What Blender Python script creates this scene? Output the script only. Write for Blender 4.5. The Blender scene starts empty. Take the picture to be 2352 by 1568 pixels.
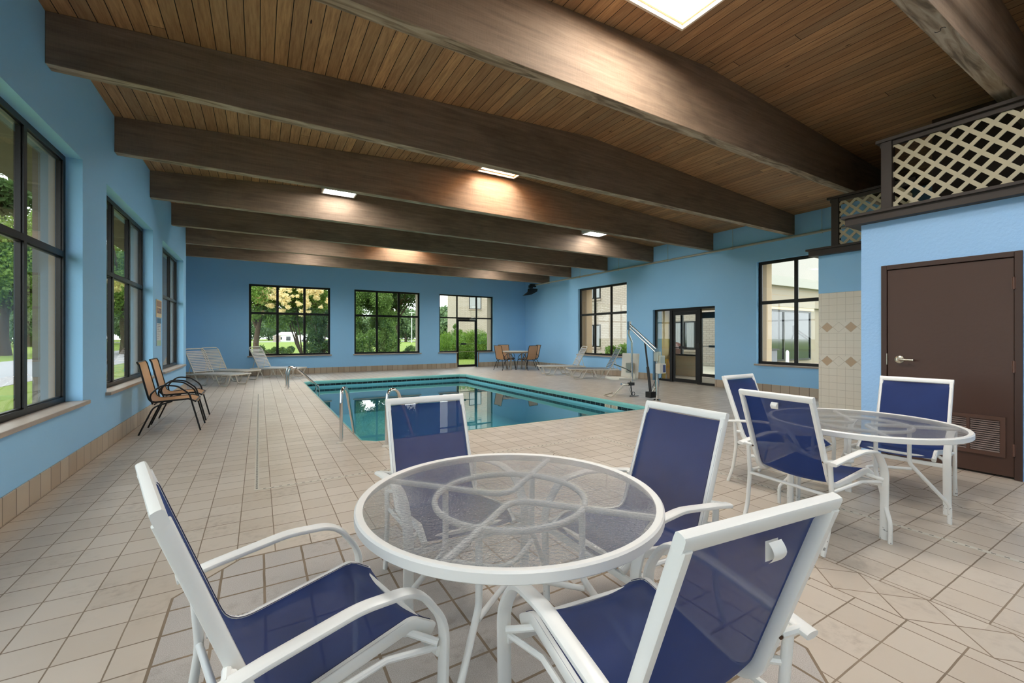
import bpy, math, random
import numpy as np
from mathutils import Vector, Matrix

SC = bpy.context.scene
COL = SC.collection
PI = math.pi
random.seed(7)

# ------------------------------------------------------------------ camera, sky, sun, exposure
CAM_H = 1.30
YAW = 0.532
cam_d = bpy.data.cameras.new('camera')
cam = bpy.data.objects.new('camera', cam_d)
COL.objects.link(cam)
cam.location = (0, 0, CAM_H)
cam.rotation_euler = (PI/2, 0, -YAW)
cam_d.sensor_width = 36.0
cam_d.lens = 986.57*36.0/2352
cam_d.shift_y = -10.34/2352
cam_d.clip_start = 0.05
cam_d.clip_end = 800
SC.camera = cam

world = bpy.data.worlds.new('sky'); SC.world = world; world.use_nodes = True
wn = world.node_tree; wn.nodes.clear()
wbg = wn.nodes.new('ShaderNodeBackground'); wout = wn.nodes.new('ShaderNodeOutputWorld')
wbg.inputs['Color'].default_value = (0.93, 0.97, 1.0, 1); wbg.inputs['Strength'].default_value = 3.1
wn.links.new(wbg.outputs[0], wout.inputs[0])

sun_d = bpy.data.lights.new('sun', 'SUN'); sun = bpy.data.objects.new('sun', sun_d); COL.objects.link(sun)
sun_d.energy = .5; sun_d.angle = math.radians(40); sun_d.color = (1, .98, .95)
sun.rotation_euler = (math.radians(28), math.radians(-12), 0); sun.location = (0, 0, 30)

vs = SC.view_settings
vs.view_transform = 'Standard'; vs.look = 'None'; vs.gamma = 1; vs.use_curve_mapping = False
vs.exposure = 0.52
try:
    SC.cycles.max_bounces = 8; SC.cycles.diffuse_bounces = 4; SC.cycles.glossy_bounces = 3
    SC.cycles.transmission_bounces = 5; SC.cycles.transparent_max_bounces = 14
    SC.cycles.sample_clamp_indirect = 8; SC.cycles.caustics_reflective = False; SC.cycles.caustics_refractive = False
except Exception: pass

# ceiling light fixtures (x centre, y centre), skylights (x0, x1, y0, y1): the diffuser glow is set here
FIX_GLOW = 17.0
SKY_GLOW = 26.0
FIXTURES = [(1.325, 8.33), (7.71, 8.33), (1.3, 14.05), (7.7, 14.05), (1.3, 11.8), (7.7, 11.8), (4.3, -0.3), (0.6, -0.3), (0.6, -3.2), (4.2, -3.2)]  # lamps over the far pool half and behind the camera added for brightness
SKYLIGHTS = [(2.45, 3.47, 1.68, 2.70), (3.38, 4.12, 6.08, 6.94), (3.38, 4.12, 12.0, 12.92)]
RIDGE_X, RIDGE_Z, PITCH = 4.37, 4.355, .0575
def zc(x): return RIDGE_Z-PITCH*abs(x-RIDGE_X)

# ------------------------------------------------------------------ little helpers
def S(r, g, b):
    f = lambda c: (c/255/12.92) if c/255 <= .04045 else ((c/255+.055)/1.055)**2.4
    return (f(r), f(g), f(b), 1)

class G:
    """node graph helper for one material"""
    def __init__(s, name):
        s.m = bpy.data.materials.new(name); s.m.use_nodes = True
        s.t = s.m.node_tree; s.t.nodes.clear()
        s.out = s.t.nodes.new('ShaderNodeOutputMaterial')
    def n(s, typ, **kw):
        nd = s.t.nodes.new(typ)
        for k, v in kw.items():
            if k in nd.inputs.keys(): s.put(nd.inputs[k], v)
            else: setattr(nd, k, v)
        return nd
    def put(s, sock, v):
        if isinstance(v, bpy.types.NodeSocket): s.t.links.new(v, sock)
        elif isinstance(v, bpy.types.Node): s.t.links.new(v.outputs[0], sock)
        else:
            if isinstance(v, tuple) and len(v) == 3 and sock.type == 'RGBA': v = (*v, 1)
            sock.default_value = v
    def m_(s, op, a, b=None, c=None):
        nd = s.t.nodes.new('ShaderNodeMath'); nd.operation = op
        s.put(nd.inputs[0], a)
        if b is not None: s.put(nd.inputs[1], b)
        if c is not None: s.put(nd.inputs[2], c)
        return nd.outputs[0]
    def pos(s):
        g = s.t.nodes.new('ShaderNodeNewGeometry'); x = s.t.nodes.new('ShaderNodeSeparateXYZ')
        s.t.links.new(g.outputs['Position'], x.inputs[0]); s.P = g.outputs['Position']; s.N = g.outputs['Normal']
        return x.outputs[0], x.outputs[1], x.outputs[2]
    def obj(s):
        g = s.t.nodes.new('ShaderNodeTexCoord'); return g.outputs['Object']
    def noise(s, vec, scale, detail=2, rough=.5, sc=None):
        if sc:
            mp = s.t.nodes.new('ShaderNodeMapping'); s.t.links.new(vec, mp.inputs[0]); mp.inputs['Scale'].default_value = sc; vec = mp.outputs[0]
        nd = s.n('ShaderNodeTexNoise', Scale=scale, Detail=detail, Roughness=rough); s.t.links.new(vec, nd.inputs['Vector'])
        return nd.outputs[0]
    def ramp(s, fac, stops):
        nd = s.t.nodes.new('ShaderNodeValToRGB'); s.put(nd.inputs[0], fac); r = nd.color_ramp
        while len(r.elements) < len(stops): r.elements.new(.5)
        for e, (p, c) in zip(r.elements, stops):
            e.position = p; e.color = c if len(c) == 4 else (*c, 1)
        return nd.outputs[0]
    def mix(s, fac, a, b, mode='MIX'):
        nd = s.t.nodes.new('ShaderNodeMixRGB'); nd.blend_type = mode
        s.put(nd.inputs[0], fac); s.put(nd.inputs[1], a); s.put(nd.inputs[2], b); return nd.outputs[0]
    def bump(s, h, strength=.3, dist=.01, normal=None):
        nd = s.n('ShaderNodeBump', Strength=strength, Distance=dist); s.put(nd.inputs['Height'], h)
        if normal is not None: s.put(nd.inputs['Normal'], normal)
        return nd.outputs[0]
    def pbr(s, color, rough=.5, metal=0., normal=None, spec=.5, **kw):
        nd = s.n('ShaderNodeBsdfPrincipled'); s.put(nd.inputs['Base Color'], color); s.put(nd.inputs['Roughness'], rough)
        s.put(nd.inputs['Metallic'], metal); nd.inputs['Specular IOR Level'].default_value = spec
        if normal is not None: s.put(nd.inputs['Normal'], normal)
        for k, v in kw.items(): s.put(nd.inputs[k], v)
        return nd.outputs[0]
    def thin_fresnel(s, f0=.04, normal=None):
        """reflectance of a thin sheet, the same from both sides"""
        g = s.t.nodes.new('ShaderNodeNewGeometry'); d = s.t.nodes.new('ShaderNodeVectorMath'); d.operation = 'DOT_PRODUCT'
        s.put(d.inputs[0], g.outputs['Incoming']); s.put(d.inputs[1], normal if normal is not None else g.outputs['Normal'])
        k = s.m_('POWER', s.m_('SUBTRACT', 1.0, s.m_('MINIMUM', s.m_('ABSOLUTE', d.outputs['Value']), 1.0)), 5.0)
        return s.m_('ADD', s.m_('MULTIPLY', k, 1-f0), f0)
    def end(s, sh, disp=None):
        s.put(s.out.inputs[0], sh); return s.m

def simple(name, col, rough=.5, metal=0., spec=.5, noise_amt=.06, nscale=8, bump=0., bscale=60):
    g = G(name); o = g.obj()
    n = g.noise(o, nscale, 3)
    c = g.mix(g.m_('MULTIPLY', n, noise_amt*2), col, tuple(v*.6 for v in col[:3]) + (1,))
    nm = g.bump(g.noise(o, bscale, 2), .4, bump) if bump else None
    return g.end(g.pbr(c, rough, metal, nm, spec))

# ---- paints, wood, tiles
def wall_paint(name, col, strength=.35, scale=55, dist=.004):
    g = G(name); g.pos(); n1 = g.noise(g.P, scale, 4, .6); n2 = g.noise(g.P, 1.3, 3)
    c = g.mix(g.m_('MULTIPLY', n2, .22), col, tuple(v*.75 for v in col[:3]) + (1,))
    return g.end(g.pbr(c, .5, 0, g.bump(n1, strength, dist), .35))
BLUE = S(154, 209, 250)
M_wall = wall_paint('blue_wall_paint', BLUE)
M_block = wall_paint('blue_stucco_paint', S(156, 200, 244), .6, 34, .008)

def base_tile():
    g = G('cove_base_tile'); x, y, z = g.pos()
    u = g.m_('ADD', x, y); fr = g.m_('FRACT', g.m_('DIVIDE', u, .2)); ln = g.m_('LESS_THAN', g.m_('ABSOLUTE', g.m_('SUBTRACT', fr, .5)), .47)
    rnd = g.n('ShaderNodeTexWhiteNoise', noise_dimensions='1D'); g.put(rnd.inputs['W'], g.m_('FLOOR', g.m_('DIVIDE', u, .2)))
    col = g.mix(rnd.outputs[0], S(176, 158, 136), S(198, 184, 164))
    col = g.mix(g.m_('MULTIPLY', g.noise(g.P, 6, 3), .3), col, S(140, 122, 100))
    col = g.mix(ln, S(120, 104, 86), col)
    return g.end(g.pbr(col, .35))
M_base = base_tile()

def floor_mat():
    g = G('quarry_tile_floor'); x, y, z = g.pos()
    A, Mu, Sb, Mx, Mn, Ab, Fr, Fl, Lt, Gt, Dv = 'ADD MULTIPLY SUBTRACT MAXIMUM MINIMUM ABSOLUTE FRACT FLOOR LESS_THAN GREATER_THAN DIVIDE'.split()
    m = g.m_
    def line(v, off, pitch, w):      # 1 on the joint
        t = m(Dv, m(Sb, v, off), pitch)
        return m(Gt, m(Ab, m(Sb, m(Fr, t), .5)), .5-w/pitch/2), m(Fl, t)
    jit = m(Mu, m(Sb, g.noise(g.P, 9, 2), .5), .004)
    xj = m(A, x, jit); yj = m(A, y, jit)
    l1, ix = line(xj, .085, .2, .0062); l2, iy = line(yj, .18, .2, .007)
    main = m(Mx, l1, l2)
    # octagon of rough grey tile where the whirlpool was filled in
    ax = m(Ab, m(Sb, x, .80)); ay = m(Ab, m(Sb, y, 1.81))
    octd = m(Mx, m(Mx, m(Sb, ax, 1.178), m(Sb, ay, 1.17)), m(Mu, m(Sb, m(A, ax, ay), 2.068), .707))
    ino = m(Lt, octd, 0.0)
    o1, ox = line(xj, .024, .2, .012); o2, oy = line(yj, .18, .2, .012)
    octl = m(Mx, m(Mx, o1, o2), m(Gt, octd, -.012))
    # two bands of diamond tiles
    def band(x0, y0):
        inb = m(Mn, m(Mn, m(Gt, x, x0), m(Lt, x, x0+.285)), m(Lt, y, 4.0))
        s1, i1 = line(m(A, m(Sb, xj, x0), m(Sb, yj, y0)), 0, .283, .009)
        s2, i2 = line(m(Sb, m(Sb, xj, x0), m(Sb, yj, y0)), 0, .283, .009)
        ed = m(Mn, m(Lt, m(Mn, m(Ab, m(Sb, x, x0)), m(Ab, m(Sb, x, x0+.285))), .004), m(Lt, y, 4.0))
        return inb, m(Mx, s1, s2), ed, m(A, i1, m(Mu, i2, 7.3))
    b1, d1, e1, k1 = band(2.565, .791); b2, d2, e2, k2 = band(4.607, .791)
    inb = m(Mx, b1, b2)
    def sel(f, a, b): return m(A, m(Mu, m(Sb, 1.0, f), a), m(Mu, f, b))
    ln = sel(b1, main, d1); ln = sel(b2, ln, d2); ln = m(Mx, ln, m(Mx, e1, e2)); ln = sel(ino, ln, octl)
    # near the pool the joint between deck and coping
    idc = g.n('ShaderNodeCombineXYZ'); g.put(idc.inputs[0], sel(ino, ix, ox)); g.put(idc.inputs[1], sel(ino, iy, oy)); g.put(idc.inputs[2], m(A, ino, m(Mu, inb, k1)))
    rn = g.n('ShaderNodeTexWhiteNoise', noise_dimensions='3D'); g.put(rn.inputs['Vector'], idc.outputs[0])
    big = g.noise(g.P, .7, 3); mid = g.noise(g.P, 7, 4, .6)
    tile = g.mix(rn.outputs[0], S(186, 173, 157), S(204, 193, 179))
    tile = g.mix(m(Mu, big, .5), tile, S(182, 166, 146))
    tile = g.mix(m(Mu, mid, .3), tile, S(210, 201, 189))
    spk = g.noise(g.P, 320, 2, .7)
    rough_t = g.mix(g.ramp(spk, [(.3, (0, 0, 0, 1)), (.7, (1, 1, 1, 1))]), S(150, 142, 134), S(196, 190, 183))
    tile = g.mix(ino, tile, rough_t)
    # grime that spreads out of some joints
    dirt = g.ramp(g.noise(g.P, 1.9, 3, .6), [(.48, (0, 0, 0, 1)), (.66, (1, 1, 1, 1))])
    grime = g.ramp(g.noise(g.P, 22, 3, .6), [(.45, (0, 0, 0, 1)), (.75, (1, 1, 1, 1))])
    tile = g.mix(m(Mu, m(Mu, dirt, grime), .45), tile, S(104, 86, 68))
    gr = g.mix(g.noise(g.P, 3.1, 2), S(92, 76, 60), S(156, 138, 116))
    col = g.mix(ln, tile, gr)
    h = m(A, m(Mu, ln, -1.0), m(Mu, m(Mu, spk, ino), .5))
    rgh = m(A, m(Mu, mid, .18), sel(ino, .25, .6)); rgh = m(A, rgh, m(Mu, ln, .3))
    return g.end(g.pbr(col, rgh, 0, g.bump(h, .5, .0035), .6))
M_floor = floor_mat()

def plank_mat():
    g = G('cedar_plank_ceiling'); x, y, z = g.pos(); m = g.m_
    t = m('DIVIDE', m('ADD', x, 20.0), .122); fr = m('FRACT', t); idx = m('FLOOR', t)
    edge = m('ABSOLUTE', m('SUBTRACT', fr, .5)); gap = m('GREATER_THAN', edge, .472)
    off = m('MULTIPLY', m('FRACT', m('MULTIPLY', m('SINE', m('MULTIPLY', idx, 12.99)), 437.5)), 9.0)
    ty = m('DIVIDE', m('ADD', y, off), 9.0); iy = m('FLOOR', ty)
    butt = m('GREATER_THAN', m('ABSOLUTE', m('SUBTRACT', m('FRACT', ty), .5)), .4997)
    c = g.n('ShaderNodeCombineXYZ'); g.put(c.inputs[0], idx); g.put(c.inputs[1], iy)
    r = g.n('ShaderNodeTexWhiteNoise', noise_dimensions='2D'); g.put(r.inputs['Vector'], c.outputs[0])
    r2 = g.n('ShaderNodeVectorMath', operation='MULTIPLY'); g.put(r2.inputs[0], r.outputs[1]); r2.inputs[1].default_value = (9, 9, 0)
    pv = g.n('ShaderNodeVectorMath', operation='ADD'); g.put(pv.inputs[0], g.P); g.put(pv.inputs[1], r2.outputs[0])
    grain = g.noise(pv.outputs[0], 14, 5, .65, (3.0, .22, 1)); fine = g.noise(pv.outputs[0], 60, 2, .5, (3, .12, 1))
    base = g.ramp(r.outputs[0], [(0, S(134, 104, 76)), (.2, S(184, 140, 98)), (.4, S(146, 122, 94)), (.6, S(196, 152, 108)), (.8, S(160, 124, 88)), (1, S(206, 160, 112))])
    col = g.mix(g.ramp(grain, [(.38, (0, 0, 0, 1)), (.75, (1, 1, 1, 1))]), base, S(126, 86, 56))
    col = g.mix(m('MULTIPLY', fine, .3), col, S(205, 164, 120))
    kn = g.n('ShaderNodeTexVoronoi', Scale=2.6); mp = g.n('ShaderNodeMapping'); g.put(mp.inputs[0], pv.outputs[0]); mp.inputs['Scale'].default_value = (2.2, .55, 1); g.put(kn.inputs['Vector'], mp.outputs[0])
    col = g.mix(m('LESS_THAN', kn.outputs[0], .045), col, S(60, 34, 20))
    dk = m('MAXIMUM', gap, butt)
    col = g.mix(dk, col, S(34, 20, 12))
    return g.end(g.pbr(col, .65, 0, g.bump(m('ADD', m('MULTIPLY', dk, -1.0), m('MULTIPLY', grain, .15)), .7, .01), .3))
M_plank = plank_mat()

def beam_mat():
    g = G('weathered_timber_beam'); x, y, z = g.pos(); m = g.m_
    grain = g.noise(g.P, 10, 6, .65, (.16, 2.5, 2.5)); fine = g.noise(g.P, 44, 3, .6, (.14, 2.2, 2.2))
    saw = g.noise(g.P, 60, 2, .5, (2.6, .3, .18)); big = g.noise(g.P, 1.1, 3, .6, (.6, 1, 1.6))
    col = g.ramp(grain, [(.3, S(112, 92, 76)), (.5, S(136, 114, 95)), (.7, S(154, 133, 112))])
    col = g.mix(m('MULTIPLY', saw, .45), col, S(170, 148, 124))
    col = g.mix(m('MULTIPLY', fine, .35), col, S(72, 56, 44))
    col = g.mix(g.ramp(big, [(.5, (0, 0, 0, 1)), (.62, (.35, .35, .35, 1)), (.7, (.1, .1, .1, 1))]), col, S(70, 58, 48))
    # the sawn lower faces are coloured lighter for light bounced off the floor
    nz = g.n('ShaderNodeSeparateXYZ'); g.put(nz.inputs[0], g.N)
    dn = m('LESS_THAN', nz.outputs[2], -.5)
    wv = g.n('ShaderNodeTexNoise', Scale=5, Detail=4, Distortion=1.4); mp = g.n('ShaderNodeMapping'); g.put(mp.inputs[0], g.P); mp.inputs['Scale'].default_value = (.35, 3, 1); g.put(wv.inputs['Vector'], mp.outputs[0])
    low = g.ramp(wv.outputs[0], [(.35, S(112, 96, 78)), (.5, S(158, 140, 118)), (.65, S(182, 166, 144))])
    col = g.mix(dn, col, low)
    return g.end(g.pbr(col, .7, 0, g.bump(m('ADD', grain, m('MULTIPLY', saw, .5)), .5, .004), .25))
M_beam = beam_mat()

def shower_tile():
    g = G('shower_wall_tile'); x, y, z = g.pos(); m = g.m_
    P = .108
    def ln(v, off, p, w):
        return m('GREATER_THAN', m('ABSOLUTE', m('SUBTRACT', m('FRACT', m('DIVIDE', m('SUBTRACT', v, off), p)), .5)), .5-w/p/2)
    a = m('MAXIMUM', ln(y, .0, P, .004), ln(z, .06, P, .004))
    def row(zc):
        inr = m('LESS_THAN', m('ABSOLUTE', m('SUBTRACT', z, zc)), P*.72)
        u = m('FRACT', m('DIVIDE', y, P*2.88)); du = m('MULTIPLY', m('ABSOLUTE', m('SUBTRACT', u, .5)), P*2.88)
        u2 = m('FRACT', m('ADD', m('DIVIDE', y, P*2.88), .5)); du2 = m('MULTIPLY', m('ABSOLUTE', m('SUBTRACT', u2, .5)), P*2.88)
        dz = m('ABSOLUTE', m('SUBTRACT', z, zc))
        d1 = m('ADD', du, dz); d2 = m('ADD', du2, dz); h = P*.72
        edge = m('MAXIMUM', m('LESS_THAN', m('ABSOLUTE', m('SUBTRACT', d1, h)), .0032), m('LESS_THAN', m('ABSOLUTE', m('SUBTRACT', d2, h)), .0032))
        return inr, edge, m('LESS_THAN', d1, h)
    r1, e1, f1 = row(1.45); r2, e2, f2 = row(.93)
    inr = m('MAXIMUM', r1, r2); e = m('MAXIMUM', m('MULTIPLY', r1, e1), m('MULTIPLY', r2, e2))
    lines = m('ADD', m('MULTIPLY', m('SUBTRACT', 1.0, inr), a), e)
    col = g.mix(g.noise(g.P, 2, 2), S(216, 210, 193), S(226, 220, 205))
    col = g.mix(m('MULTIPLY', r1, f1), col, S(184, 160, 130)); col = g.mix(m('MULTIPLY', r2, f2), col, S(184, 160, 130))
    col = g.mix(lines, col, S(184, 176, 158))
    return g.end(g.pbr(col, .25, 0, g.bump(m('MULTIPLY', lines, -1.0), .3, .002)))
M_shower = shower_tile()

def brick_mat():
    g = G('cream_brick'); x, y, z = g.pos(); m = g.m_
    u = m('ADD', x, y); cb = g.n('ShaderNodeCombineXYZ'); g.put(cb.inputs[0], u); g.put(cb.inputs[1], z)
    b = g.n('ShaderNodeTexBrick', Scale=1.0); g.put(b.inputs['Vector'], cb.outputs[0])
    b.inputs['Color1'].default_value = S(158, 147, 134); b.inputs['Color2'].default_value = S(166, 156, 144); b.inputs['Mortar'].default_value = S(136, 125, 110)
    b.inputs['Brick Width'].default_value = .3; b.inputs['Row Height'].default_value = .1; b.inputs['Mortar Size'].default_value = .012
    return g.end(g.pbr(b.outputs[0], .85, 0, None, .2))
M_brick = brick_mat()

def siding_mat(name, pitch, c1, c2, vertical=False):
    g = G(name); x, y, z = g.pos(); m = g.m_
    v = m('ADD', x, y) if vertical else z
    fr = m('FRACT', m('DIVIDE', v, pitch))
    col = g.mix(m('LESS_THAN', fr, .12), c1, c2)
    return g.end(g.pbr(col, .6, 0, g.bump(fr, .5, .02)))
M_siding = siding_mat('lap_siding', .22, S(146, 134, 118), S(150, 130, 106))
M_metalroof = siding_mat('ribbed_metal_roof', .16, S(134, 130, 121), S(112, 108, 98), True)

M_white = simple('white_powder_coat', S(238, 238, 234), .32, 0, .5, .05, 5, .0006, 90)
def chipped():
    g = G('chipped_white_powder_coat'); o = g.obj()
    n = g.noise(o, 26, 4, .7); z = g.n('ShaderNodeSeparateXYZ'); g.put(z.inputs[0], o)
    low = g.m_('LESS_THAN', z.outputs[2], .12)
    ch = g.m_('GREATER_THAN', n, g.m_('SUBTRACT', .74, g.m_('MULTIPLY', low, .12)))
    c = g.mix(ch, S(238, 238, 234), S(150, 148, 146)); c = g.mix(g.m_('MULTIPLY', g.noise(o, 4, 2), .12), c, S(190, 184, 172))
    return g.end(g.pbr(c, .34, 0, g.bump(g.m_('MULTIPLY', ch, -1.0), .5, .001)))
M_chip = chipped()
def mesh_fabric(name, c1, c2, seethru, rough=.55):
    g = G(name); x, y, z = g.pos(); o = g.obj(); m = g.m_
    w = g.noise(o, 900, 1, .5); n = g.noise(o, 7, 3)
    col = g.mix(m('MULTIPLY', n, .7), c1, c2)
    col = g.mix(m('MULTIPLY', w, .5), col, tuple(min(1, v*1.5) for v in c1[:3]) + (1,))
    d = g.pbr(col, rough, 0, g.bump(w, .35, .0008), .3)
    t = g.n('ShaderNodeBsdfTransparent'); tl = g.n('ShaderNodeBsdfTranslucent', Color=col)
    mx0 = g.n('ShaderNodeMixShader'); mx0.inputs[0].default_value = .22; g.put(mx0.inputs[1], d); g.put(mx0.inputs[2], tl.outputs[0])
    mx = g.n('ShaderNodeMixShader'); mx.inputs[0].default_value = seethru; g.put(mx.inputs[1], mx0.outputs[0]); g.put(mx.inputs[2], t.outputs[0])
    return g.end(mx.outputs[0])
M_navy = mesh_fabric('navy_sling_mesh', S(26, 54, 114), S(17, 33, 74), .09)
M_seam = simple('navy_seam', S(22, 32, 76), .6)
M_tan = mesh_fabric('tan_sling_mesh', S(196, 152, 110), S(176, 132, 92), .08)
M_blackmetal = simple('black_tube_metal', S(28, 27, 28), .35, .3)
M_frame = simple('dark_bronze_aluminium', S(19, 16, 15), .38, .2, .5, .1, 4)
M_sill = simple('marble_sill', S(178, 164, 150), .4, 0, .5, .35, 9)
M_brown = simple('brown_door_paint', S(72, 48, 37), .42, 0, .45, .12, 3, .002, 30)
M_brown2 = simple('brown_frame_paint', S(62, 41, 32), .45, 0, .45, .1, 3)
M_ledge = simple('dark_stained_trim', S(60, 52, 48), .55, 0, .4, .35, 6, .003, 40)
M_lath = simple('cream_lattice_lath', S(196, 187, 160), .6, 0, .4, .2, 8)
M_chrome = simple('polished_steel', S(214, 212, 208), .12, 1., .5, .02)
M_satin = simple('satin_nickel', S(206, 202, 186), .28, 1.)
M_pipe = simple('painted_steel_pipe', S(176, 164, 146), .5, .1)
M_pipeblue = simple('grey_conduit_paint', S(172, 170, 160), .5)
M_strapgrey = simple('grey_vinyl_strap', S(196, 196, 192), .4, 0, .5, .04)
M_strapcream = simple('cream_vinyl_strap', S(205, 200, 186), .4, 0, .5, .04)
M_strapslate = simple('slate_vinyl_strap', S(104, 120, 134), .4, 0, .5, .04)
M_loungeframe = simple('cream_tube_frame', S(222, 216, 202), .4)
M_liftplastic = simple('white_moulded_plastic', S(222, 220, 208), .4)
M_black = simple('black_plastic', S(22, 22, 24), .45)
M_labelblue = simple('blue_label', S(42, 62, 120), .5)
M_yellow = simple('yellow_plastic', S(226, 170, 24), .4)
M_stone = simple('white_stone_tabletop', S(214, 208, 196), .4)
M_tableleg = simple('taupe_table_frame', S(176, 166, 150), .45)
M_beige = simple('beige_stucco', S(206, 182, 152), .8, 0, .3, .1, 3, .004, 40)
M_beigelight = simple('light_beige_stucco', S(148, 136, 120), .8, 0, .3, .1, 3)
M_soffit = simple('brown_soffit', S(96, 84, 68), .7)
M_curtain = simple('white_curtain', S(150, 152, 152), .8)
M_bark = simple('tree_bark', S(86, 72, 58), .9, 0, .2, .5, 12, .01, 30)
M_mulch = simple('mulch', S(96, 74, 56), .95, 0, .2, .5, 10, .02, 30)
M_concrete = simple('concrete', S(184, 176, 160), .85, 0, .3, .2, 3)
M_asphalt = simple('asphalt', S(140, 140, 142), .9, 0, .3, .2, 2)
M_wood_block = simple('pinkish_paver', S(206, 180, 156), .8)
M_teal = simple('teal_pool_plaster', S(118, 196, 210), .5, 0, .4, .12, 1.2)
M_carwhite = simple('white_car_paint', S(220, 222, 224), .25)
M_cargrey = simple('silver_car_paint', S(150, 154, 160), .25)
M_darkglass = simple('dark_window_glass', S(36, 42, 46), .08, 0, .8, .1)
M_signcream = simple('cream_sign_board', S(228, 206, 168), .5)
M_signbrown = simple('brown_sign_print', S(168, 128, 104), .5)
M_signwhite = simple('white_sign_board', S(220, 222, 224), .5)
M_signblue = simple('blue_sign_print', S(72, 122, 158), .5)
M_signgreen = simple('green_sign_print', S(176, 208, 182), .5)
M_ink = simple('dark_print', S(110, 110, 120), .6)
M_inkblack = simple('black_ink', S(20, 18, 16), .7)
M_roofing = simple('roof_covering', S(90, 86, 80), .9)

def lawn_mat():
    g = G('lawn_grass'); g.pos()
    n = g.noise(g.P, .25, 4, .6); n2 = g.noise(g.P, 25, 3, .7)
    c = g.mix(n, S(98, 120, 50), S(120, 132, 62)); c = g.mix(g.m_('MULTIPLY', n2, .5), c, S(82, 104, 40))
    return g.end(g.pbr(c, .9, 0, g.bump(n2, .6, .03), .1))
M_lawn = lawn_mat()
def leaf_mat(name, c1, c2, sc=1.2):
    g = G(name); g.pos(); n = g.noise(g.P, sc, 3, .7); n2 = g.noise(g.P, 26, 1)
    c = g.mix(g.ramp(n, [(.3, (0, 0, 0, 1)), (.7, (1, 1, 1, 1))]), c1, c2); c = g.mix(g.m_('MULTIPLY', n2, .5), c, c2)
    d = g.pbr(c, .55, 0, None, .3); tl = g.n('ShaderNodeBsdfTranslucent', Color=c)
    mx = g.n('ShaderNodeMixShader'); mx.inputs[0].default_value = .4; g.put(mx.inputs[1], d); g.put(mx.inputs[2], tl.outputs[0])
    return g.end(mx.outputs[0])
M_leaf = leaf_mat('broad_leaves', S(62, 98, 36), S(128, 156, 72))
M_leafdark = leaf_mat('dark_leaves', S(34, 60, 28), S(78, 104, 54))
M_needle = leaf_mat('evergreen_foliage', S(52, 86, 38), S(118, 146, 72), 2.2)
M_hedge = leaf_mat('yew_foliage', S(46, 82, 24), S(112, 146, 48), 3.6)
M_blossom = leaf_mat('cream_blossom', S(252, 244, 214), S(250, 230, 176), 3.)
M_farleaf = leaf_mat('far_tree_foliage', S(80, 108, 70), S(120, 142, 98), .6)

def glass_mat():
    g = G('window_glass')
    t = g.n('ShaderNodeBsdfTransparent', Color=(.95, .97, .96, 1)); gl = g.n('ShaderNodeBsdfGlossy', Roughness=.0)
    mx = g.n('ShaderNodeMixShader'); g.put(mx.inputs[0], g.m_('MULTIPLY', g.thin_fresnel(.035), .9)); g.put(mx.inputs[1], t.outputs[0]); g.put(mx.inputs[2], gl.outputs[0])
    return g.end(mx.outputs[0])
M_glass = glass_mat()
def patio_glass():
    g = G('pebbled_patio_glass'); o = g.obj()
    b = g.bump(g.noise(o, 85, 3, .6, (1, 1, 1)), 1.0, .009)
    r = g.n('ShaderNodeBsdfRefraction', Roughness=.09, IOR=1.2, Color=(.97, .98, 1, 1)); g.put(r.inputs['Normal'], b)
    t = g.n('ShaderNodeBsdfTransparent', Color=(.97, .98, .99, 1)); tl = g.n('ShaderNodeBsdfTranslucent', Color=(.92, .94, .97, 1)); g.put(tl.inputs['Normal'], b)
    gl = g.n('ShaderNodeBsdfGlossy', Roughness=.14); g.put(gl.inputs['Normal'], b)
    m1 = g.n('ShaderNodeMixShader'); m1.inputs[0].default_value = .68; g.put(m1.inputs[1], r.outputs[0]); g.put(m1.inputs[2], t.outputs[0])
    m3 = g.n('ShaderNodeMixShader'); m3.inputs[0].default_value = .20; g.put(m3.inputs[1], m1.outputs[0]); g.put(m3.inputs[2], tl.outputs[0])
    m2 = g.n('ShaderNodeMixShader'); g.put(m2.inputs[0], g.thin_fresnel(.08, b)); g.put(m2.inputs[1], m3.outputs[0]); g.put(m2.inputs[2], gl.outputs[0])
    sh = g.n('ShaderNodeBsdfGlossy', Roughness=.42); g.put(sh.inputs['Normal'], b)
    m4 = g.n('ShaderNodeMixShader'); m4.inputs[0].default_value = .05; g.put(m4.inputs[1], m2.outputs[0]); g.put(m4.inputs[2], sh.outputs[0])
    return g.end(m4.outputs[0])
M_patio = patio_glass()
def clear_sheet():
    g = G('clear_glass_underside'); t = g.n('ShaderNodeBsdfTransparent', Color=(.985, .99, .99, 1)); return g.end(t.outputs[0])
M_clear = clear_sheet()
def water_mat():
    g = G('pool_water'); x, y, z = g.pos()
    b = g.bump(g.noise(g.P, 1.6, 2, .4), .05, .02)
    t = g.n('ShaderNodeBsdfTransparent', Color=(.74, .94, .96, 1)); gl = g.n('ShaderNodeBsdfGlossy', Roughness=.0); g.put(gl.inputs['Normal'], b)
    f = g.n('ShaderNodeFresnel', IOR=1.33); g.put(f.inputs['Normal'], b)
    mx = g.n('ShaderNodeMixShader'); g.put(mx.inputs[0], g.m_('MINIMUM', g.m_('MULTIPLY', f.outputs[0], 1.6), 1.0)); g.put(mx.inputs[1], t.outputs[0]); g.put(mx.inputs[2], gl.outputs[0])
    return g.end(mx.outputs[0])
M_water = water_mat()
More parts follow.
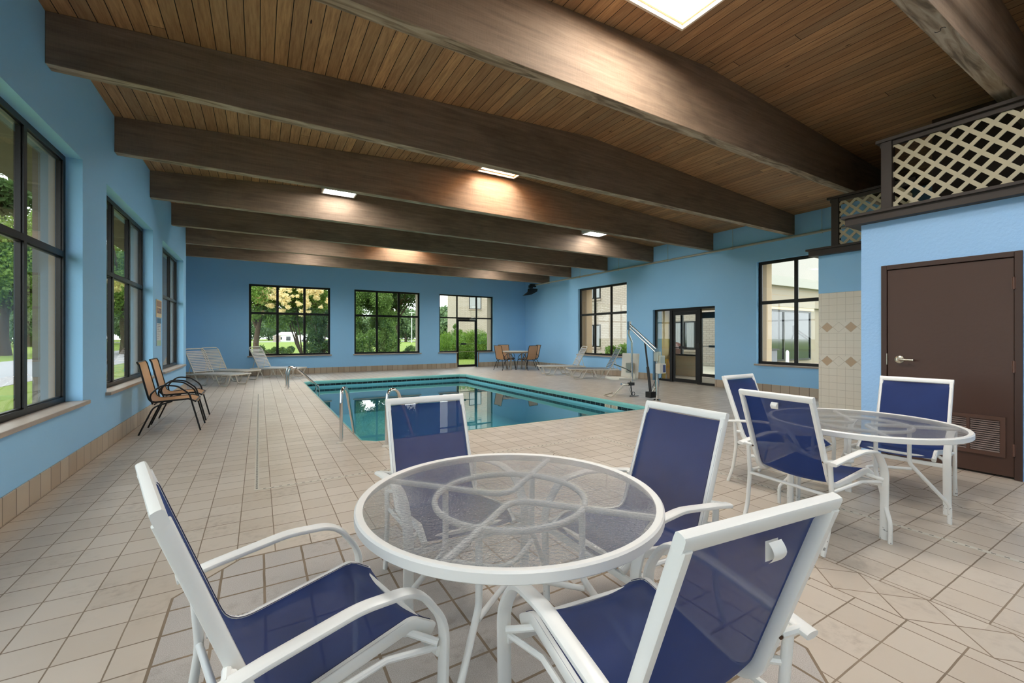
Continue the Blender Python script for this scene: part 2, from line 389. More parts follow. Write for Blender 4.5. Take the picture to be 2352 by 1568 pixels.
def band_tile():
    g = G('waterline_mosaic'); x, y, z = g.pos(); m = g.m_
    u = m('FRACT', m('DIVIDE', m('ADD', x, y), .155)); e = m('GREATER_THAN', m('ABSOLUTE', m('SUBTRACT', u, .5)), .46)
    v = g.n('ShaderNodeTexVoronoi', Scale=38); g.put(v.inputs['Vector'], g.P)
    c = g.mix(m('LESS_THAN', v.outputs[0], .28), S(16, 26, 32), S(58, 80, 84)); c = g.mix(e, c, S(96, 122, 122))
    return g.end(g.pbr(c, .2))
M_band = band_tile()
def glow(name, strength, col=(1, .985, .96)):
    g = G(name); e = g.n('ShaderNodeEmission', Strength=strength, Color=(*col, 1)); return g.end(e.outputs[0])
M_tube = glow('lamp_diffuser', FIX_GLOW); M_skyl2 = glow('small_skylight_dome', 62.0, (1, .93, .84)); M_skyl = glow('skylight_dome', SKY_GLOW, (1, .96, .9))

# ------------------------------------------------------------------ mesh builder
def rounded(pts, r, n=6, closed=False):
    """polyline with filleted corners; r may be one number or a list per point"""
    P = [Vector(p) for p in pts]; N = len(P); out = []
    for i, p in enumerate(P):
        rr = r[i] if isinstance(r, (list, tuple)) else r
        if (not closed and i in (0, N-1)) or rr <= 0: out.append(p); continue
        a, b = P[(i-1) % N]-p, P[(i+1) % N]-p; la, lb = a.length, b.length; a.normalize(); b.normalize()
        ang = a.angle(b)
        if ang > PI-.02: out.append(p); continue
        d = min(rr/math.tan(ang/2), la*.49, lb*.49); q0, q1 = p+a*d, p+b*d
        for k in range(n+1):
            t = k/n; out.append(q0*(1-t)**2+p*2*t*(1-t)+q1*t*t)
    return out

class MB:
    def __init__(s): s.v = []; s.f = []
    def box(s, x0, x1, y0, y1, z0, z1, M=None):
        b = len(s.v); c = [Vector((x, y, z)) for x in (x0, x1) for y in (y0, y1) for z in (z0, z1)]
        if M is not None: c = [M @ p for p in c]
        s.v += [tuple(p) for p in c]
        s.f += [tuple(b+i for i in q) for q in ((0, 1, 3, 2), (4, 6, 7, 5), (0, 4, 5, 1), (2, 3, 7, 6), (0, 2, 6, 4), (1, 5, 7, 3))]
        return s
    def poly(s, pts):
        b = len(s.v); s.v += [tuple(p) for p in pts]; s.f.append(tuple(range(b, b+len(pts)))); return s
    def prism(s, pts, d):
        """extrude polygon pts by vector d"""
        b = len(s.v); n = len(pts); d = Vector(d); P = [Vector(p) for p in pts]
        s.v += [tuple(p) for p in P]+[tuple(p+d) for p in P]
        s.f.append(tuple(reversed(range(b, b+n)))); s.f.append(tuple(range(b+n, b+2*n)))
        for i in range(n): j = (i+1) % n; s.f.append((b+i, b+j, b+n+j, b+n+i))
        return s
    def sweep(s, path, prof, up=(0, 0, 1), closed=False, caps=True):
        """prof: list of (a,b): a along side axis, b along up-ish axis"""
        P = [Vector(p) for p in path]; n = len(P); m = len(prof); b = len(s.v); up = Vector(up)
        for i, p in enumerate(P):
            if closed: t = P[(i+1) % n]-P[i-1]
            else: t = P[min(i+1, n-1)]-P[max(i-1, 0)]
            t.normalize(); sd = t.cross(up)
            if sd.length < 1e-4: sd = t.cross(Vector((1, 0, 0)))
            sd.normalize(); u = sd.cross(t)
            # keep width at corners
            k = 1.0
            if closed or 0 < i < n-1:
                a = (P[(i+1) % n]-p).normalized(); k = 1/max(.6, abs(a.dot(t)))
            for (pa, pb) in prof: s.v.append(tuple(p+sd*pa+u*pb*k))
        rng = n if closed else n-1
        for i in range(rng):
            j = (i+1) % n
            for q in range(m):
                r = (q+1) % m; s.f.append((b+i*m+q, b+i*m+r, b+j*m+r, b+j*m+q))
        if caps and not closed:
            s.f.append(tuple(reversed(range(b, b+m)))); s.f.append(tuple(range(b+(n-1)*m, b+n*m)))
        return s
    def tube(s, path, r, n=10, closed=False, up=(0.013, 0.021, 1)):
        """round tube with parallel transported frame; r number or list"""
        P = [Vector(p) for p in path]; N = len(P); b = len(s.v)
        T = []
        for i in range(N):
            t = (P[(i+1) % N]-P[i-1]) if closed else (P[min(i+1, N-1)]-P[max(i-1, 0)])
            T.append(t.normalized())
        nrm = T[0].cross(Vector((0, 0, 1)))
        if nrm.length < .1: nrm = T[0].cross(Vector((1, 0, 0)))
        nrm.normalize()
        for i in range(N):
            if i: nrm = (nrm-T[i]*nrm.dot(T[i])).normalized()
            bn = T[i].cross(nrm); rr = r[i] if isinstance(r, (list, tuple)) else r
            for k in range(n):
                a = 2*PI*k/n; s.v.append(tuple(P[i]+(nrm*math.cos(a)+bn*math.sin(a))*rr))
        for i in range(N if closed else N-1):
            j = (i+1) % N
            for q in range(n):
                w = (q+1) % n; s.f.append((b+i*n+q, b+i*n+w, b+j*n+w, b+j*n+q))
        if not closed:
            s.f.append(tuple(reversed(range(b, b+n)))); s.f.append(tuple(range(b+(N-1)*n, b+N*n)))
        return s
    def lathe(s, prof, cx=0, cy=0, n=32, M=None):
        b = len(s.v); m = len(prof)
        for k in range(n):
            a = 2*PI*k/n
            for (r, z) in prof:
                p = Vector((cx+r*math.cos(a), cy+r*math.sin(a), z))
                s.v.append(tuple(M @ p if M is not None else p))
        for k in range(n):
            j = (k+1) % n
            for i in range(m-1): s.f.append((b+k*m+i, b+j*m+i, b+j*m+i+1, b+k*m+i+1))
        loop = prof[0] == prof[-1]
        if prof[0][0] > 1e-6 and not loop: s.f.append(tuple(b+k*m for k in reversed(range(n))))
        if prof[-1][0] > 1e-6 and not loop: s.f.append(tuple(b+k*m+m-1 for k in range(n)))
        return s
    def grid(s, fn, nu, nv):
        b = len(s.v)
        for i in range(nu+1):
            for j in range(nv+1): s.v.append(tuple(fn(i/nu, j/nv)))
        for i in range(nu):
            for j in range(nv):
                q = b+i*(nv+1)+j; s.f.append((q, q+nv+1, q+nv+2, q+1))
        return s
    def build(s, name, mat, parent=None, smooth=True, bevel=0):
        me = bpy.data.meshes.new(name); me.from_pydata(s.v, [], s.f); me.validate(); me.update()
        import bmesh
        bm = bmesh.new(); bm.from_mesh(me); bmesh.ops.recalc_face_normals(bm, faces=bm.faces)
        if bevel: bmesh.ops.bevel(bm, geom=[e for e in bm.edges if len(e.link_faces) == 2 and e.calc_face_angle() > .6], offset=bevel, segments=2, affect='EDGES', profile=.5, clamp_overlap=True)
        bm.to_mesh(me); bm.free()
        if smooth:
            me.polygons.foreach_set('use_smooth', [True]*len(me.polygons))
            me.set_sharp_from_angle(angle=math.radians(38))
        me.materials.append(mat)
        o = bpy.data.objects.new(name, me); COL.objects.link(o)
        if parent: o.parent = parent
        return o

def thing(name, label, cat, loc=(0, 0, 0), rz=0, group=None, kind=None):
    o = bpy.data.objects.new(name, None); COL.objects.link(o); o.location = loc; o.rotation_euler = (0, 0, rz)
    o.empty_display_size = .1
    if label: o['label'] = label
    if cat: o['category'] = cat
    if group: o['group'] = group
    if kind: o['kind'] = kind
    return o
def tag(o, label, cat, group=None, kind=None):
    o['label'] = label; o['category'] = cat
    if group: o['group'] = group
    if kind: o['kind'] = kind
    return o
def struct(o): o['kind'] = 'structure'; return o
def children(o): return [c for c in bpy.data.objects if c.parent == o]
def dup(root, loc, rz, label, group=None):
    r = root.copy(); COL.objects.link(r); r.location = loc; r.rotation_euler = (0, 0, rz); r['label'] = label
    if group: r['group'] = group
    def rec(a, b):
        for ch in children(a):
            c = ch.copy(); COL.objects.link(c); c.parent = b; rec(ch, c)
    rec(root, r)
    return r
def oval(w, h, n=12, p=2.6):
    out = []
    for k in range(n):
        a = 2*PI*k/n; c, s_ = math.cos(a), math.sin(a)
        out.append((w/2*math.copysign(abs(c)**(2/p), c), h/2*math.copysign(abs(s_)**(2/p), s_)))
    return out
def rect(w, h): return [(-w/2, -h/2), (w/2, -h/2), (w/2, h/2), (-w/2, h/2)]

# ------------------------------------------------------------------ room shell
XL, XR, XQ, YB = -1.535, 10.27, 10.67, 16.90
ZC, ZBM = 4.013, 3.576
YF = -5.2                        # wall behind the camera
XA = -2.2                        # far side of the alcove beyond the left wall
ZW0, ZW1, ZM = .655, 3.09, 2.115
JOG = 13.10; LEND = 13.02
WTH = .24

def wall(name, axis, a, b, u0, u1, z0, z1, holes, mat):
    """axis 'x': wall lies between x=a and x=b and runs along y; 'y' the other way round. holes: (u0,u1,z0,z1)"""
    us = sorted({u0, u1}|{h[0] for h in holes}|{h[1] for h in holes}); zs = sorted({z0, z1}|{h[2] for h in holes}|{h[3] for h in holes})
    mb = MB()
    for i in range(len(us)-1):
        run = None
        for j in range(len(zs)-1):
            uc, zc = (us[i]+us[i+1])/2, (zs[j]+zs[j+1])/2
            solid = not any(h[0] < uc < h[1] and h[2] < zc < h[3] for h in holes)
            if solid: run = [zs[j], zs[j+1]] if run is None else [run[0], zs[j+1]]
            if (not solid or j == len(zs)-2) and run:
                if axis == 'x': mb.box(a, b, us[i], us[i+1], *run)
                else: mb.box(us[i], us[i+1], a, b, *run)
                run = None
    return struct(mb.build(name, mat, smooth=False))

LW = [(3.395, 5.935), (6.72, 9.25), (10.08, 12.62)]
BW = [(-.298, 2.241), (3.081, 5.621), (6.448, 8.976)]
RW = [(10.115, 12.582), (3.42, 5.894)]
RD = (6.99, 9.044, 0, 2.12)
wall('wall_left', 'x', XL-WTH, XL, YF, LEND, -.0, ZC, [(a, b, ZW0, ZW1) for a, b in LW]+[(0.04, 2.58, ZW0, ZW1), (-3.4, -.8, ZW0, ZW1)], M_wall)
wall('wall_alcove_return', 'y', LEND-WTH, LEND, XA-WTH, XL-WTH, 0, ZC, [], M_wall)
wall('wall_alcove_side', 'x', XA-WTH, XA, LEND, YB+WTH, 0, ZC, [], M_wall)
wall('wall_back', 'y', YB, YB+WTH, XA, XQ, 0, ZC, [(a, b, ZW0, ZW1) for a, b in BW]+[(7.25, 8.22, 0, ZW0)], M_wall)
wall('wall_right', 'x', XR, XR+WTH+.16, YF, JOG, 0, ZC, [(a, b, ZW0, ZW1) for a, b in RW]+[RD], M_wall)
wall('wall_right_recess', 'x', XQ, XQ+WTH, JOG, YB+WTH, 0, ZC, [], M_wall)
wall('wall_front', 'y', YF-WTH, YF, XL-WTH, XR+WTH, 0, ZC, [], M_wall)

for nm_, y_ in (('wall_back_gable', YB), ('wall_front_gable', YF-WTH)):
    mb = MB(); mb.prism([(XL-.3, y_, ZC-.001), (XQ, y_, ZC-.001), (XQ, y_, ZC+.03), (RIDGE_X, y_, RIDGE_Z+.03), (XL-.3, y_, ZC+.03)], (0, WTH, 0)); struct(mb.build(nm_, M_wall, smooth=False))

# floor with the pool cut out (bevelled corners)
PX0, PX1, PY0, PY1 = 1.10, 6.21, 5.47, 13.86
CH = .16
mb = MB()
for (x0, x1, y0, y1) in ((XA, PX0, YF, YB), (PX1, XQ, YF, YB), (PX0, PX1, YF, PY0), (PX0, PX1, PY1, YB)): mb.box(x0, x1, y0, y1, -.12, 0)
for (cx, cy, sx, sy) in ((PX0, PY0, 1, 1), (PX1, PY0, -1, 1), (PX0, PY1, 1, -1), (PX1, PY1, -1, -1)):
    mb.prism([(cx, cy, 0), (cx+sx*CH, cy, 0), (cx, cy+sy*CH, 0)], (0, 0, -.12))
mb.box(7.25, 8.22, YB, YB+WTH, -.12, 0)
struct(mb.build('floor', M_floor, smooth=False))
mb = MB()
# skylight openings cut out of the plank ceiling
sx = sorted({XA-WTH, XQ+.3, RIDGE_X}|{s_[0] for s_ in SKYLIGHTS}|{s_[1] for s_ in SKYLIGHTS}); sy = sorted({YF-WTH, YB+WTH}|{s_[2] for s_ in SKYLIGHTS}|{s_[3] for s_ in SKYLIGHTS})
for i in range(len(sx)-1):
    run = None
    for j in range(len(sy)-1):
        xc, yc = (sx[i]+sx[i+1])/2, (sy[j]+sy[j+1])/2
        sol = not any(k[0] < xc < k[1] and k[2] < yc < k[3] for k in SKYLIGHTS)
        if sol: run = [sy[j], sy[j+1]] if run is None else [run[0], sy[j+1]]
        if (not sol or j == len(sy)-2) and run: mb.box(sx[i], sx[i+1], run[0], run[1], 0, .06); run = None
mb.v = [(p[0], p[1], p[2]+zc(p[0])) for p in mb.v]
struct(mb.build('ceiling', M_plank, smooth=False))
mb = MB()
for i in range(len(sx)-1):
    for j in range(len(sy)-1):
        xc, yc = (sx[i]+sx[i+1])/2, (sy[j]+sy[j+1])/2
        if not any(k[0] < xc < k[1] and k[2] < yc < k[3] for k in SKYLIGHTS): mb.box(sx[i], sx[i+1], sy[j], sy[j+1], .065, .5)
mb.v = [(p[0], p[1], p[2]+zc(p[0])) for p in mb.v]
struct(mb.build('trim_1', M_roofing, smooth=False))
# eaves outside
mb = MB(); mb.box(XL-WTH-.75, XL-WTH-.002, YF-.6, LEND-WTH, 3.16, 3.4); mb.box(XR+WTH+.162, XR+WTH+.6, YF-.6, YB+.8, 3.16, 3.4); mb.box(XA-WTH, XQ+.9, YB+WTH+.002, YB+WTH+.35, 3.16, 3.4)
struct(mb.build('trim_2', M_soffit, smooth=False))

# cove base
def baseb(name, boxes):
    mb = MB()
    for b in boxes: mb.box(*b, 0.0, .195)
    return struct(mb.build(name, M_base, smooth=False, bevel=.004))
T = .014
baseb('baseboard_left', [(XL, XL+T, YF, LEND), ])
baseb('baseboard_back', [(XA, 7.25, YB-T, YB), (8.22, XQ, YB-T, YB)])
baseb('baseboard_right', [(XR-T, XR, 9.05, JOG), (XR-T, XR, YF, 6.985), (XR-T, XQ, JOG, JOG+T), (XQ-T, XQ, JOG+T, YB-T)])
baseb('baseboard_alcove', [(XA, XL, LEND, LEND+T), (XA, XA+T, LEND+T, YB-T)])

# beams
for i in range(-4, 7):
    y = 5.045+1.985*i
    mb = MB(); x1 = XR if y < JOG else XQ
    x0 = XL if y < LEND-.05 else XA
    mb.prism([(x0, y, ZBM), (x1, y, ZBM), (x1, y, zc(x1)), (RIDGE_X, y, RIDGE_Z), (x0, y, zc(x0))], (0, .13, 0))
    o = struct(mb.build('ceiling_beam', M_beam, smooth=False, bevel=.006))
    if i == -2: beam_near = o
    if i == 6: o.scale = (1, 1, 1)
# pencil-like mark S under the near beam
pts = [(.03, .045), (.012, .055), (-.012, .052), (-.022, .035), (-.010, .014), (.012, .002), (.022, -.018), (.010, -.042), (-.016, -.050), (-.032, -.038)]
mb = MB(); mb.tube(rounded([(4.35+(a*.862-b*.507)*.55, 1.135+(-a*.507-b*.862)*.55, ZBM-.001) for a, b in pts], .02), .0022, 6)
o = mb.build('ink_mark', M_inkblack, beam_near)

# skylight wells
M_lining = simple('pine_shaft_lining', S(226, 192, 156), .6); M_skyframe = simple('skylight_frame_paint', S(226, 214, 196), .5)
sky_lab = ['bright square skylight in the plank ceiling above the glass tables', 'small wood-lined skylight whose light falls on a beam face over the pool', 'skylight hidden by beams, glowing on the beams at the far end of the pool']
for n_, (x0, x1, y0, y1) in enumerate(SKYLIGHTS):
    zz = zc((x0+x1)/2)
    t = thing('skylight', sky_lab[n_], 'skylight', ((x0+x1)/2, (y0+y1)/2, zz), 0, 'roof skylights')
    dx, dy = (x1-x0)/2, (y1-y0)/2; w = .02
    mb = MB(); H = .50 if n_ == 0 else .56
    mb.box(-dx, -dx+w, -dy, dy, -.005, H); mb.box(dx-w, dx, -dy, dy, -.005, H); mb.box(-dx+w, dx-w, -dy, -dy+w, -.005, H); mb.box(-dx+w, dx-w, dy-w, dy, -.005, H)
    mb.build('shaft_lining', M_lining, t, smooth=False)
    mb = MB(); mb.box(-dx+w, dx-w, -dy+w, dy-w, *((.06, .09) if n_ == 0 else (H-.03, H))); mb.build('diffuser', M_skyl if n_ == 0 else M_skyl2, t, smooth=False)
    mb = MB(); q = .022
    for a in ((-dx-q, dx+q, -dy-q, -dy), (-dx-q, dx+q, dy, dy+q), (-dx-q, -dx, -dy, dy), (dx, dx+q, -dy, dy)): mb.box(*a, -.045, .02)
    mb.build('frame', M_skyframe, t, smooth=False)

# fluorescent fixtures, with unseen ones added for more light
fx_lab = ['rectangular ceiling light between beams on the window wall side of the pool', 'rectangular ceiling light between beams over the pool lift side', 'ceiling light hidden between the last beams, window wall side', 'ceiling light hidden between the last beams, above the corner table',
 'added hidden ceiling light over the far pool half, window wall side', 'added hidden ceiling light over the far pool half, lift side',
 'added unseen ceiling light behind the viewpoint, in front of the brown door', 'added unseen ceiling light behind the viewpoint near the long window wall', 'added unseen rearmost ceiling light near the long window wall', 'added unseen rearmost ceiling light near the utility block']
for i, (cx, cy) in enumerate(FIXTURES):
    t = thing('ceiling_light', fx_lab[i], 'ceiling light', (cx, cy, zc(cx)), 0, 'rectangular ceiling lights')
    mb = MB(); hx, hy = .30, .60
    for a in ((-hx, hx, -hy, -hy+.025), (-hx, hx, hy-.025, hy), (-hx, -hx+.025, -hy+.025, hy-.025), (hx-.025, hx, -hy+.025, hy-.025)): mb.box(*a, -.13, .02)
    mb.box(-hx+.025, hx-.025, -hy+.025, hy-.025, -.06, .02)
    mb.build('housing', M_white, t, smooth=False)
    mb = MB(); mb.box(-hx+.026, hx-.026, -hy+.026, hy-.026, -.085, -.075); mb.build('diffuser', M_tube, t, smooth=False)

# ------------------------------------------------------------------ windows and glazed doors
FD = .06   # frame depth
def place_frame(o, axis, plane):
    """local frame x along wall, y depth, z up -> world"""
    if axis == 'back': o.location = (0, plane, 0); o.rotation_euler = (0, 0, 0)
    if axis == 'right': o.location = (plane, 0, 0); o.rotation_euler = (0, 0, PI/2)
    if axis == 'left': o.location = (plane, 0, 0); o.rotation_euler = (0, 0, PI/2)
M_reveal = simple('beige_reveal', S(150, 132, 110), .8)
def reveal(W, u0, u1, z0, z1, out, depth):
    a, b = sorted((out*.031, out*depth)); mb = MB(); q = .012
    mb.box(u0, u0+q, a, b, z0, z1); mb.box(u1-q, u1, a, b, z0, z1); mb.box(u0+q, u1-q, a, b, z1-q, z1); mb.box(u0+q, u1-q, a, b, z0, z0+q)
    mb.build('outer_reveal', M_reveal, W, smooth=False)
def window(name, axis, plane, u0, u1, z0=ZW0, z1=ZW1, zm=ZM, sill_out=.09, inward=-1, skip=None, fw=.055, panes=3):
    """u along the wall (world x for back, world y for side walls)"""
    W = thing(name, None, None, kind='structure'); place_frame(W, axis, plane)
    mb = MB(); w = fw
    def bx(a, b, c, d, dd=FD): mb.box(a, b, -dd/2, dd/2, c, d)
    n = panes; seg = (u1-u0)/n
    bx(u0, u1, z1-w, z1); bx(u0, u0+w, z0, z1-w); bx(u1-w, u1, z0, z1-w)
    bx(u0+w, u1-w, z0, z0+w)
    for k in range(1, n): bx(u0+seg*k-w/2, u0+seg*k+w/2, z0+w, z1-w)
    for k in range(n):
        a = u0+seg*k+(w if k == 0 else w/2); b = u0+seg*(k+1)-(w if k == n-1 else w/2); bx(a, b, zm-w/2, zm+w/2)
    mb.build('window_frame', M_frame, W, smooth=False)
    for k in range(n):
        a = u0+seg*k+(w if k == 0 else w/2); b = u0+seg*(k+1)-(w if k == n-1 else w/2)
        for (c, d) in ((z0+w, zm-w/2), (zm+w/2, z1-w)):
            p = MB(); p.box(a, b, -.004, .004, c, d); p.build('glass_pane', M_glass, W, smooth=False)
            gk = MB(); t_ = .012                      # pale glazing bead
            for q in ((a, a+t_, c, d), (b-t_, b, c, d), (a+t_, b-t_, c, c+t_), (a+t_, b-t_, d-t_, d)): gk.box(q[0], q[1], -.014, .014, q[2], q[3])
            gk.build('glazing_bead', M_frame, W, smooth=False)
    reveal(W, u0, u1, z0, z1, -inward, {'left': .088, 'back': .143, 'right': .283}[axis])
    if sill_out:
        # room side sill: from glass plane to past the wall face
        s_ = MB(); ys = sorted((inward*.03, inward*(WTH/2+.0+sill_out)))
        s_.box(u0-.045, u1+.045, ys[0], ys[1], z0-.035, z0+.004); s_.build('window_sill', M_sill, W, smooth=False, bevel=.006)
    return W
for i, (a, b) in enumerate(LW): window('window_%d' % (i+1), 'left', XL-.155, a, b, inward=-1, sill_out=.085)
window('window_4', 'left', XL-.155, .04, 2.58); window('window_5', 'left', XL-.155, -3.4, -.8)
window('window_6', 'back', YB+.10, *BW[0], sill_out=.045); window('window_7', 'back', YB+.10, *BW[1], sill_out=.045)
for i, (a, b) in enumerate(RW): window('window_%d' % (i+9), 'right', XR+.12, a, b, inward=1, sill_out=.05)

# back glazed unit with a door in its middle third
W8 = thing('window_8', None, None, kind='structure'); place_frame(W8, 'back', YB+.10)
u0, u1 = BW[2]; d0, d1 = 7.25, 8.22; w = .055
mb = MB()
def bx(m_, a, b, c, d, dd=FD): m_.box(a, b, -dd/2, dd/2, c, d)
bx(mb, u0, u1, ZW1-w, ZW1); bx(mb, u0, u0+w, ZW0, ZW1-w); bx(mb, u1-w, u1, ZW0, ZW1-w)
bx(mb, u0+w, d0, ZW0, ZW0+w); bx(mb, d1, u1-w, ZW0, ZW0+w)
bx(mb, d0, d0+.05, 0, ZW1-w); bx(mb, d1-.05, d1, 0, ZW1-w); bx(mb, d0+.05, d1-.05, ZM-.05, ZM+.03, .08)
bx(mb, u0+w, d0, ZM-w/2, ZM+w/2); bx(mb, d1, u1-w, ZM-w/2, ZM+w/2)
mb.build('window_frame', M_frame, W8, smooth=False)
for (a, b, c, d) in ((u0+w, d0, ZW0+w, ZM-w/2), (u0+w, d0, ZM+w/2, ZW1-w), (d0+.05, d1-.05, ZM+.03, ZW1-w), (d1, u1-w, ZW0+w, ZM-w/2), (d1, u1-w, ZM+w/2, ZW1-w)):
    p = MB(); p.box(a, b, -.004, .004, c, d); p.build('glass_pane', M_glass, W8, smooth=False)
reveal(W8, u0, u1, ZW0, ZW1, 1, .143)
s_ = MB(); s_.box(u0-.045, d0-.0, -.165, -.03, ZW0-.035, ZW0+.004); s_.box(d1, u1+.045, -.165, -.03, ZW0-.035, ZW0+.004); s_.build('window_sill', M_sill, W8, smooth=False, bevel=.006)
# tiled edges of the low walls either side of the door
mb = MB(); mb.box(d0-.012, d0+.0, -.112, -.02, 0, ZW0-.036); mb.box(d0-.03, d0, -.112, -.101, 0, ZW0-.036); mb.build('trim_edge_tile', simple('ochre_edge_tile', S(196, 160, 104), .5), W8, smooth=False)
mb = MB(); mb.box(d1, d1+.05, -.115, -.101, 0, ZW0-.036); mb.build('trim_edge_tile', M_beigelight, W8, smooth=False)

def glass_door(name, axis, plane, a, b, z1, st=.06, handle='bar', side=-1, rail=.10, top=.09):
    D = thing(name, None, None, kind='structure'); place_frame(D, axis, plane)
    L = MB()
    bx(L, a, a+st, .012, z1, .045); bx(L, b-st, b, .012, z1, .045); bx(L, a+st, b-st, z1-top, z1, .045); bx(L, a+st, b-st, .012, .012+rail, .045)
    leaf = L.build('door_leaf', M_frame, D, smooth=False)
    p = MB(); p.box(a+st, b-st, -.004, .004, .012+rail, z1-top); p.build('glass_pane', M_glass, D, smooth=False)
    h = MB(); y = side*.05
    h.tube([(a+st*.5, side*.02, 1.0), (a+st*.5, y, 1.0), (b-st*.5, y, 1.0), (b-st*.5, side*.02, 1.0)], .011, 8)
    hc = (a+b)/2
    h.box(hc-.06, hc+.16, y-.02, y+.02, .965, 1.035) if axis != 'back' else h.box(a+.13, a+.38, y-.02, y+.02, .965, 1.035)
    h.build('push_bar', M_black, D, smooth=False)
    return D
D1 = glass_door('door_1', 'back', YB+.10, d0+.052, d1-.052, ZM-.055, st=.05)
mb = MB(); mb.box(7.83, 8.1, -.12, -.06, 2.02, 2.09); mb.tube([(7.95, -.09, 2.09), (7.9, -.14, 2.12), (8.05, -.06, 2.14)], .012, 6); mb.build('door_closer', M_satin, D1, smooth=False)

# right storefront: sidelight, door, sidelight with transom
W13 = thing('window_11', None, None, kind='structure'); place_frame(W13, 'right', XR+.12)
mb = MB(); ya, yb, yc, yd = 6.99, 7.53, 8.44, 9.044; h = 2.12
bx(mb, ya, yd, h-.05, h); bx(mb, ya, ya+.05, 0, h-.05); bx(mb, yd-.05, yd, 0, h-.05); bx(mb, yb-.045, yb+.045, 0, h-.05, .09); bx(mb, yc-.045, yc+.045, 0, h-.05, .09)
bx(mb, ya+.05, yb-.045, 0, .06); bx(mb, yc+.045, yd-.05, 0, .06); bx(mb, yb+.045, yc-.045, 2.02, h-.05)
mb.build('window_frame', M_frame, W13, smooth=False)
for (a, b) in ((ya+.05, yb-.045), (yc+.045, yd-.05)):
    p = MB(); p.box(a, b, -.004, .004, .06, h-.05); p.build('glass_pane', M_glass, W13, smooth=False)
mb = MB(); mb.box(yb-.05, yb+.02, .05, .09, 1.0, 1.1); mb.box(yb-.04, yb+.04, .05, .08, 1.0, 1.12); mb.build('lock_box', M_black, W13, smooth=False)
glass_door('door_2', 'right', XR+.12, yb+.05, yc-.05, 2.015, st=.06, side=1)

M_piershade = simple('shaded_pier_stucco', S(112, 106, 98), .8)  # pier colour darkened to carry the shade outside the windows
# exterior fins beside the windows (deep piers)
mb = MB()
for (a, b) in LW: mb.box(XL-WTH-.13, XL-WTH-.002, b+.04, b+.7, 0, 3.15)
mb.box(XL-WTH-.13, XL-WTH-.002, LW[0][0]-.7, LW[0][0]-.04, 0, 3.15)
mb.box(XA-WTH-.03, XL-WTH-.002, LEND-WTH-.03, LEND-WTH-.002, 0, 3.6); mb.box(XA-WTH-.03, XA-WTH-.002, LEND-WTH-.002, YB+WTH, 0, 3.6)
struct(mb.build('trim_3', M_piershade, smooth=False))
mb = MB()
for (a, b) in BW: mb.box(b+.02, b+.5, YB+WTH+.002, YB+WTH+.4, -.1, 3.15)
struct(mb.build('trim_4', M_beigelight, smooth=False))
mb = MB(); mb.box(XR+WTH+.162, XR+WTH+.46, 12.6, 13.0, -.1, 3.15); mb.box(XR+WTH+.162, XR+WTH+.42, 5.9, 6.3, -.1, 3.15)
struct(mb.build('trim_5', M_beige, smooth=False))

# ------------------------------------------------------------------ utility block with brown door, shower wall, loft ledge
XB, YBK = 5.92, 2.203
XT, YT0, YT1 = 7.60, 2.203, 3.385
ZL0, ZL1 = 2.57, 2.68
DY0, DY1 = .997, 2.016
wall('wall_block', 'x', XB, XB+.16, YF, YBK, 0, ZL0, [(DY0, DY1, 0, 2.08)], M_block)
mb = MB(); mb.box(XB+.16, XT, YBK-.16, YBK, 0, ZL0); struct(mb.build('wall_block_end', M_block, smooth=False))
mb = MB(); mb.box(XT, XT+.14, YBK, YT1, 1.982, ZL0); mb.box(XT+.14, XR, YT1-.14, YT1, 0, ZL0); struct(mb.build('wall_shower', M_wall, smooth=False))
mb = MB(); mb.box(XT, XT+.14, YBK, YT1, 0, 1.982); struct(mb.build('wall_shower_tile', M_shower, smooth=False, bevel=.006))
mb = MB(); mb.box(7.2, 7.3, YF, 1.95, ZL1+.006, ZC-.02); struct(mb.build('loft_shade_sheet', simple('loft_shade_dark', S(44, 36, 30), .9), smooth=False))  # dark sheet added to stand for the unlit loft behind the lattice
# ledge and loft deck
mb = MB()
mb.box(XB-.10, XT-.10, YF, YBK+.12, ZL0+.001, ZL1); mb.box(XT-.10, XR, YF, YT1+.10, ZL0+.001, ZL1)
mb.box(XB-.13, XT-.13, YF, YBK+.15, ZL1-.028, ZL1+.004); mb.box(XT-.13, XR, YF, YT1+.13, ZL1-.028, ZL1+.004)
struct(mb.build('trim_6', M_ledge, smooth=False, bevel=.004))
mb = MB(); mb.box(XB+.161, XB+1.4, YF, YBK-.161, 0, .02); struct(mb.build('floor_closet', M_concrete, smooth=False))

